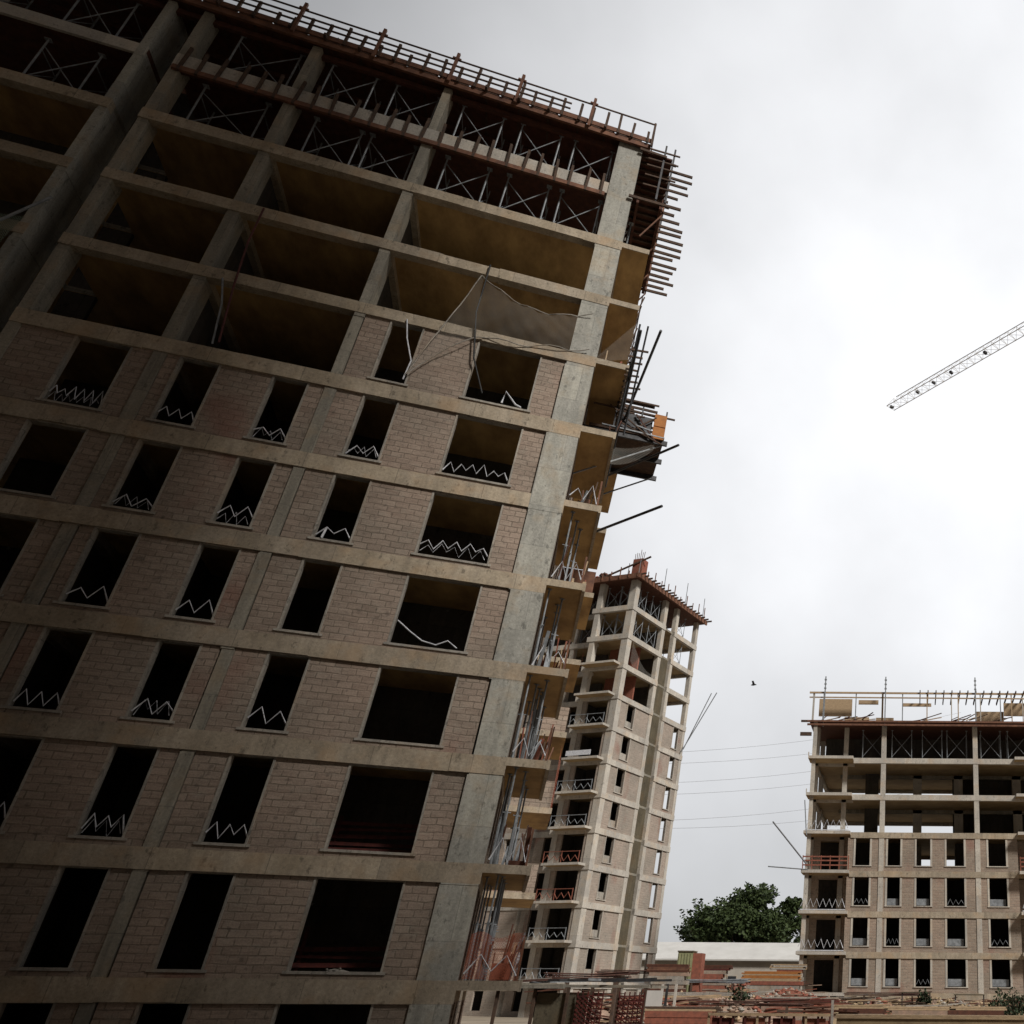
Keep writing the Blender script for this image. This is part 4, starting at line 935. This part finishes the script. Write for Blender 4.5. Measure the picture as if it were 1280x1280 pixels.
for i, (px, py, Y, r, h, mat, lab) in enumerate(((1098, 1248, 60, 1.6, 1.0, 'redbrick', 'red brick heap in front of the second window of the right building'), (935, 1222, 68, 1.5, .9, 'redbrick', 'red brick heap left of the pale planks'), (985, 1236, 62, 2.4, .7, 'redbrick', 'wide red heap by the left corner of the right building'), (900, 1248, 50, 1.2, .5, 'rubble', 'small mixed rubble heap in the middle of the site'), (1185, 1250, 58, 2.0, .6, 'soil', 'ochre soil heap before the fourth window of the right building'))):
    p = at(px, py, Y); heap('brick_heap' if mat == 'redbrick' else 'rubble_heap', M[mat], (p.x, Y, max(.05, p.z-h)), r, r*.7, h, 90, .16, lab, 'heap', 0, None, [M[mat], M['rubble'], M['mortar']])
# stacks of planks / rebar, things of their own
def stack(px, py, Y, ln, rows, cols, mat, label, name='timber_stack', rz=0, w_=.22, h_=.07):
    p = at(px, py, Y); o = empty(name, (p.x, Y, p.z-rows*h_*1.15), rz, label, 'stack', 'stacks of building material')
    for r in range(rows):
        for c in range(cols):
            q = MB(); j = random.uniform(-.15, .15); z = r*h_*1.15; q.box(-ln/2+j, ln/2+j, c*w_*1.08, c*w_*1.08+w_, z, z+h_); q.build('board' if name != 'block_pallet' else 'block_row', M[mat] if isinstance(mat, str) else M[random.choice(mat)], o)
    hb = p.z-rows*h_*1.15
    zz = -.004
    while zz > -hb:
        q = MB(); a_ = -ln/2+random.uniform(-.1, .5); q.box(a_, ln/2+random.uniform(-.5, .2), random.uniform(-.05, .04), cols*w_*1.08, max(-hb, zz-.21), zz); q.build('block_row', M[random.choice(['rubble', 'redbrick', 'brick_right', 'rust', 'mortar'])], o); zz -= .216
for args in ((965, 1214, 64, 3.6, 7, 3, ('plank', 'plank', 'orangewood'), 'pale orange timber stack under the low white building'),
             (985, 1205, 66, 2.2, 4, 3, ('plank', 'light'), 'cream timber stack topmost beside the right building corner'),
             (885, 1206, 66, 2.8, 4, 3, ('rust', 'redpaint'), 'dark red stack of formwork left of the white building windows'),
             (835, 1205, 58, 2.4, 5, 3, ('rust', 'rustlight'), 'rusty formwork stack at the foot of the middle tower'),
             (870, 1240, 52, 3.4, 3, 3, ('plank', 'mortar'), 'pale planks lying on the rubble below the olive steel box'),
             (850, 1258, 40, 2.9, 2, 4, ('timber', 'plank'), 'flat dark timber stack in the near rubble'),
             (1000, 1246, 55, 4.0, 3, 3, ('redpaint', 'plank', 'mortar'), 'red and pale board stack near the lower middle right'),
             (1075, 1256, 50, 2.6, 2, 3, ('plank', 'soil'), 'low pale plank stack in front of the sandy bank'),
             (1150, 1258, 48, 3.2, 2, 3, ('plank', 'mortar'), 'low pale plank stack under the third window of the right building'),
             (1222, 1258, 48, 2.6, 2, 3, ('plank', 'plank'), 'low pale plank stack under the fifth window of the right building'),
             (775, 1250, 46, 2.4, 4, 2, ('redpaint', 'rust'), 'red lattice like stack right of the walkway')):
    stack(*args)
# rebar bundles
for i, (px, py, Y, ln, rz, lab) in enumerate(((740, 1222, 40, 3.2, .1, 'bundle of dark red bars on the walkway roof end'), (800, 1216, 62, 5, -.03, 'bundle of reddish bars lying at the foot of the middle tower'), (940, 1256, 44, 5, .05, 'bundle of rusty bars lying across the near rubble'), (1110, 1244, 63, 5, 0, 'bundle of dark bars on the earth bank'), (890, 1228, 60, 4, .04, 'bundle of pale poles lying below the olive steel box'))):
    p = at(px, py, Y); o = empty('rebar_bundle', (p.x, Y, p.z), rz, lab, 'rebar', 'bundles of bars')
    for j in range(9):
        q = MB(); y = (j % 3)*.09; z = (j//3)*.07; q.tube([(-ln/2+random.uniform(-.3, .3), y, z), (0, y+random.uniform(-.1, .1), z-.02), (ln/2+random.uniform(-.3, .3), y, z+random.uniform(-.05, .1))], .028, 5); q.build('bar', M['rebar'] if i < 4 else M['steel'], o)
    for x in (-ln*.3, ln*.3): q = MB(); q.box(x-.05, x+.05, -.05, .3, -p.z, -.04); q.build('trestle', M['timber'], o)
# olive steel box with a rusty side
p = at(848, 1190, 60); p2 = at(878, 1190, 60); zt = p.z
ob = empty('steel_container', (p.x, 60, 0), 0, 'upright olive green steel box with a rusty brown end, standing before the white building', 'container')
wd = p2.x-p.x
q = MB(); q.box(0, wd*.62, 0, 1.0, .3, zt); q.build('body', M['green'], ob)
for i in range(5): q = MB(); q.box(.06+wd*.12*i, .12+wd*.12*i, -.03, -.002, .4, zt-.08); q.build('rib', M['green'], ob)
q = MB(); q.box(wd*.62+.004, wd, .05, 1.0, .3, zt-.05); q.build('end_door', M['redbrick'], ob); q = MB(); q.box(-.04, wd*.64, -.04, 1.04, zt+.002, zt+.08); q.build('lid', M['strip'], ob)
q = MB(); [q.box(x, x+.12, .2, .8, 0, .298) for x in (.1, wd-.25)]; q.build('foot', M['timber'], ob)
# white boards and posts left of that
p = at(806, 1238, 45); q = MB(); q.box(0, .8, 0, .06, 0, p.z); o = q.build('white_board', M['roof']); o.location = (p.x, 45, 0); tag(o, 'white board standing in the rubble right of the walkway', 'board')
for i, px in enumerate((828, 834, 845)):
    p = at(px, 1230, 45); q = MB(); q.bar((0, 0, 0), (0, 0, p.z), .1); o = q.build('post', M['light'] if i != 1 else M['darksteel']); o.location = (p.x, 45.1, 0); tag(o, ('pale post right of the white board', 'dark post between two pale posts near the white board', 'pale post furthest right of the white board')[i], 'post')
# shrubs
def shrub(px, py, Y, r, label, seed):
    rnd = random.Random(seed); p = at(px, py, Y); t = empty('shrub', (p.x, Y, 0), 0, label, 'shrub', 'dark shrubs on the site')
    m = MB(); [m.tube([(0, 0, 0), (rnd.uniform(-r, r)*.7, rnd.uniform(-r, r)*.5, p.z*.9)], [.05, .02], 5) for _ in range(7)]; m.build('stem', M['bark'], t)
    m = MB()
    for _ in range(900):
        d = Vector((rnd.gauss(0, 1), rnd.gauss(0, 1), rnd.gauss(0, 1))).normalized()*rnd.random()**.4
        q_ = Vector((d.x*r, d.y*r*.7, p.z*.62+d.z*p.z*.42*(1+.2*math.sin(d.x*9)))); s = rnd.uniform(.05, .12); a = Vector((rnd.gauss(0, 1), rnd.gauss(0, 1), rnd.gauss(0, 1))).normalized(); b = a.cross(Vector((rnd.gauss(0, 1), rnd.gauss(0, 1), 1))).normalized()
        m.quad(q_-a*s, q_-b*s*.6, q_+a*s, q_+b*s*.6)
    m.build('foliage', M['leafdark'], t)
shrub(922, 1234, 56, .85, 'dark shrub in the middle of the rubble right of the olive steel box', 1)
shrub(1262, 1238, 52, 1.1, 'dark shrub at the right edge in front of the right building', 2)
shrub(1155, 1240, 60, .5, 'small dark shrub under the fourth window of the right building', 3)
# site table / trestle
p = at(1145, 1240, 62); o = empty('work_bench', (p.x, 62, 0), 0, 'greenish site workbench standing on the bank before the right building', 'bench')
q = MB(); q.box(-.9, .9, 0, .7, p.z-.06, p.z); q.build('top', M['strip'], o)
for x in (-.85, .85): q = MB(); q.bar((x, .1, 0), (x, .1, p.z-.06), .07); q.build('leg', M['darksteel'], o)
o2 = dup(o, (at(1212, 1246, 61).x, 61, -.1), 0, 'long greenish site workbench nearer the right edge of the photo')
# concrete ledge in the lower right foreground
p = at(1046, 1268, 30); p3 = at(1300, 1268, 30)
kb = empty('concrete_ledge', (p.x, 30, 0), 0, 'pale worn concrete ledge along the lower right edge of the photo', 'wall')
q = MB(); q.box(0, p3.x-p.x+3, 0, .5, 0, p.z-.1); q.build('body', M['soil'], kb); q = MB(); q.box(-.03, p3.x-p.x+3, -.05, .55, p.z-.1, p.z); q.build('coping', M['plank'], kb)
p = at(1043, 1250, 31); q = MB(); q.bar((0, 0, 0), (0, 0, p.z), .07); o = q.build('post', M['light']); o.location = (p.x-.05, 31, 0); tag(o, 'short white post at the left end of the concrete ledge', 'post')
# red site fence lower centre
p = at(960, 1266, 33); p3 = at(1040, 1266, 33)
fe = empty('site_fence', (p.x-1.9, 33, 0), 0, 'low red site fence left of the concrete ledge at the bottom edge', 'fence')
Lf = p3.x-p.x+1.85
q = MB(); q.bar((0, 0, p.z-.05), (Lf, 0, p.z-.05), .06, .08); q.build('rail', M['plank'], fe)
q = MB(); q.bar((0, 0, .6), (Lf, 0, .6), .05, .07); q.build('rail', M['redpaint'], fe)
for i in range(11): x = Lf*i/10; q = MB(); q.bar((x, .05, 0), (x, .05, p.z), .07); q.build('post', M['redpaint'] if i % 4 else M['plank'], fe)
for i in range(4): q = MB(); q.box(Lf*i/4+.1, Lf*(i+1)/4-.15, .09, .12, .3, p.z-.15); q.build('panel', M['redbrick'] if i % 2 else M['redpaint'], fe)
# loose boards in piles
for i, (px, py, Y, c, lab) in enumerate(((728, 1240, 52, ('timber', 'rust'), 'dark board pile nearest the foot of the left tower'), (790, 1244, 56, ('mortar', 'redbrick'), 'grey and red board pile below the middle tower shaft'),
        (845, 1248, 48, ('plank', 'redbrick'), 'pale and red board pile in front of the olive steel box'), (905, 1240, 62, ('steel', 'rust'), 'silvery and rusty board pile near the dark middle shrub'),
        (955, 1240, 58, ('plank', 'mortar', 'redbrick'), 'mixed board pile under the tree with pale boards on top'), (1005, 1252, 50, ('redbrick', 'rust'), 'reddish board pile left of the sandy bank'),
        (1070, 1246, 64, ('timber', 'mortar'), 'dark board pile under the first window of the right building'), (1125, 1252, 56, ('plank', 'timber'), 'pale and dark board pile under the second window of the right building'),
        (1190, 1256, 54, ('mortar', 'plank'), 'grey and pale board pile left of the long greenish workbench'), (1245, 1254, 56, ('rust', 'plank'), 'rusty board pile beside the shrub at the right edge'))):
    p = at(px, py, Y); o = empty('board_pile', (p.x, Y, 0), 0, lab, 'board pile', 'piles of loose boards')
    for j in range(16):
        ln = random.uniform(.8, 3.0); q = MB(); x = random.uniform(-1.9, 1.9); y = random.uniform(-.6, .6); z = p.z*random.uniform(.6, 1.06)
        q.bar((x-ln/2, y, z), (x+ln/2, y+random.uniform(-.4, .4), z+random.uniform(-.15, .18)), random.uniform(.06, .16), .05)
        q.build('board', M[random.choice(c)], o)
    q = MB(); [q.bar((x, -.5, 0), (x, .5, p.z*.8), .1) for x in (-.9, 0, .9)]; q.bar((-1.3, 0, p.z*.72), (1.3, 0, p.z*.72), .1); q.build('trestle', M['timber'], o)
import sys
for o in bpy.data.objects:
    if 'category' in o and not 4 <= len(o['label'].split()) <= 16: print('BADLABEL', len(o['label'].split()), o['label'])
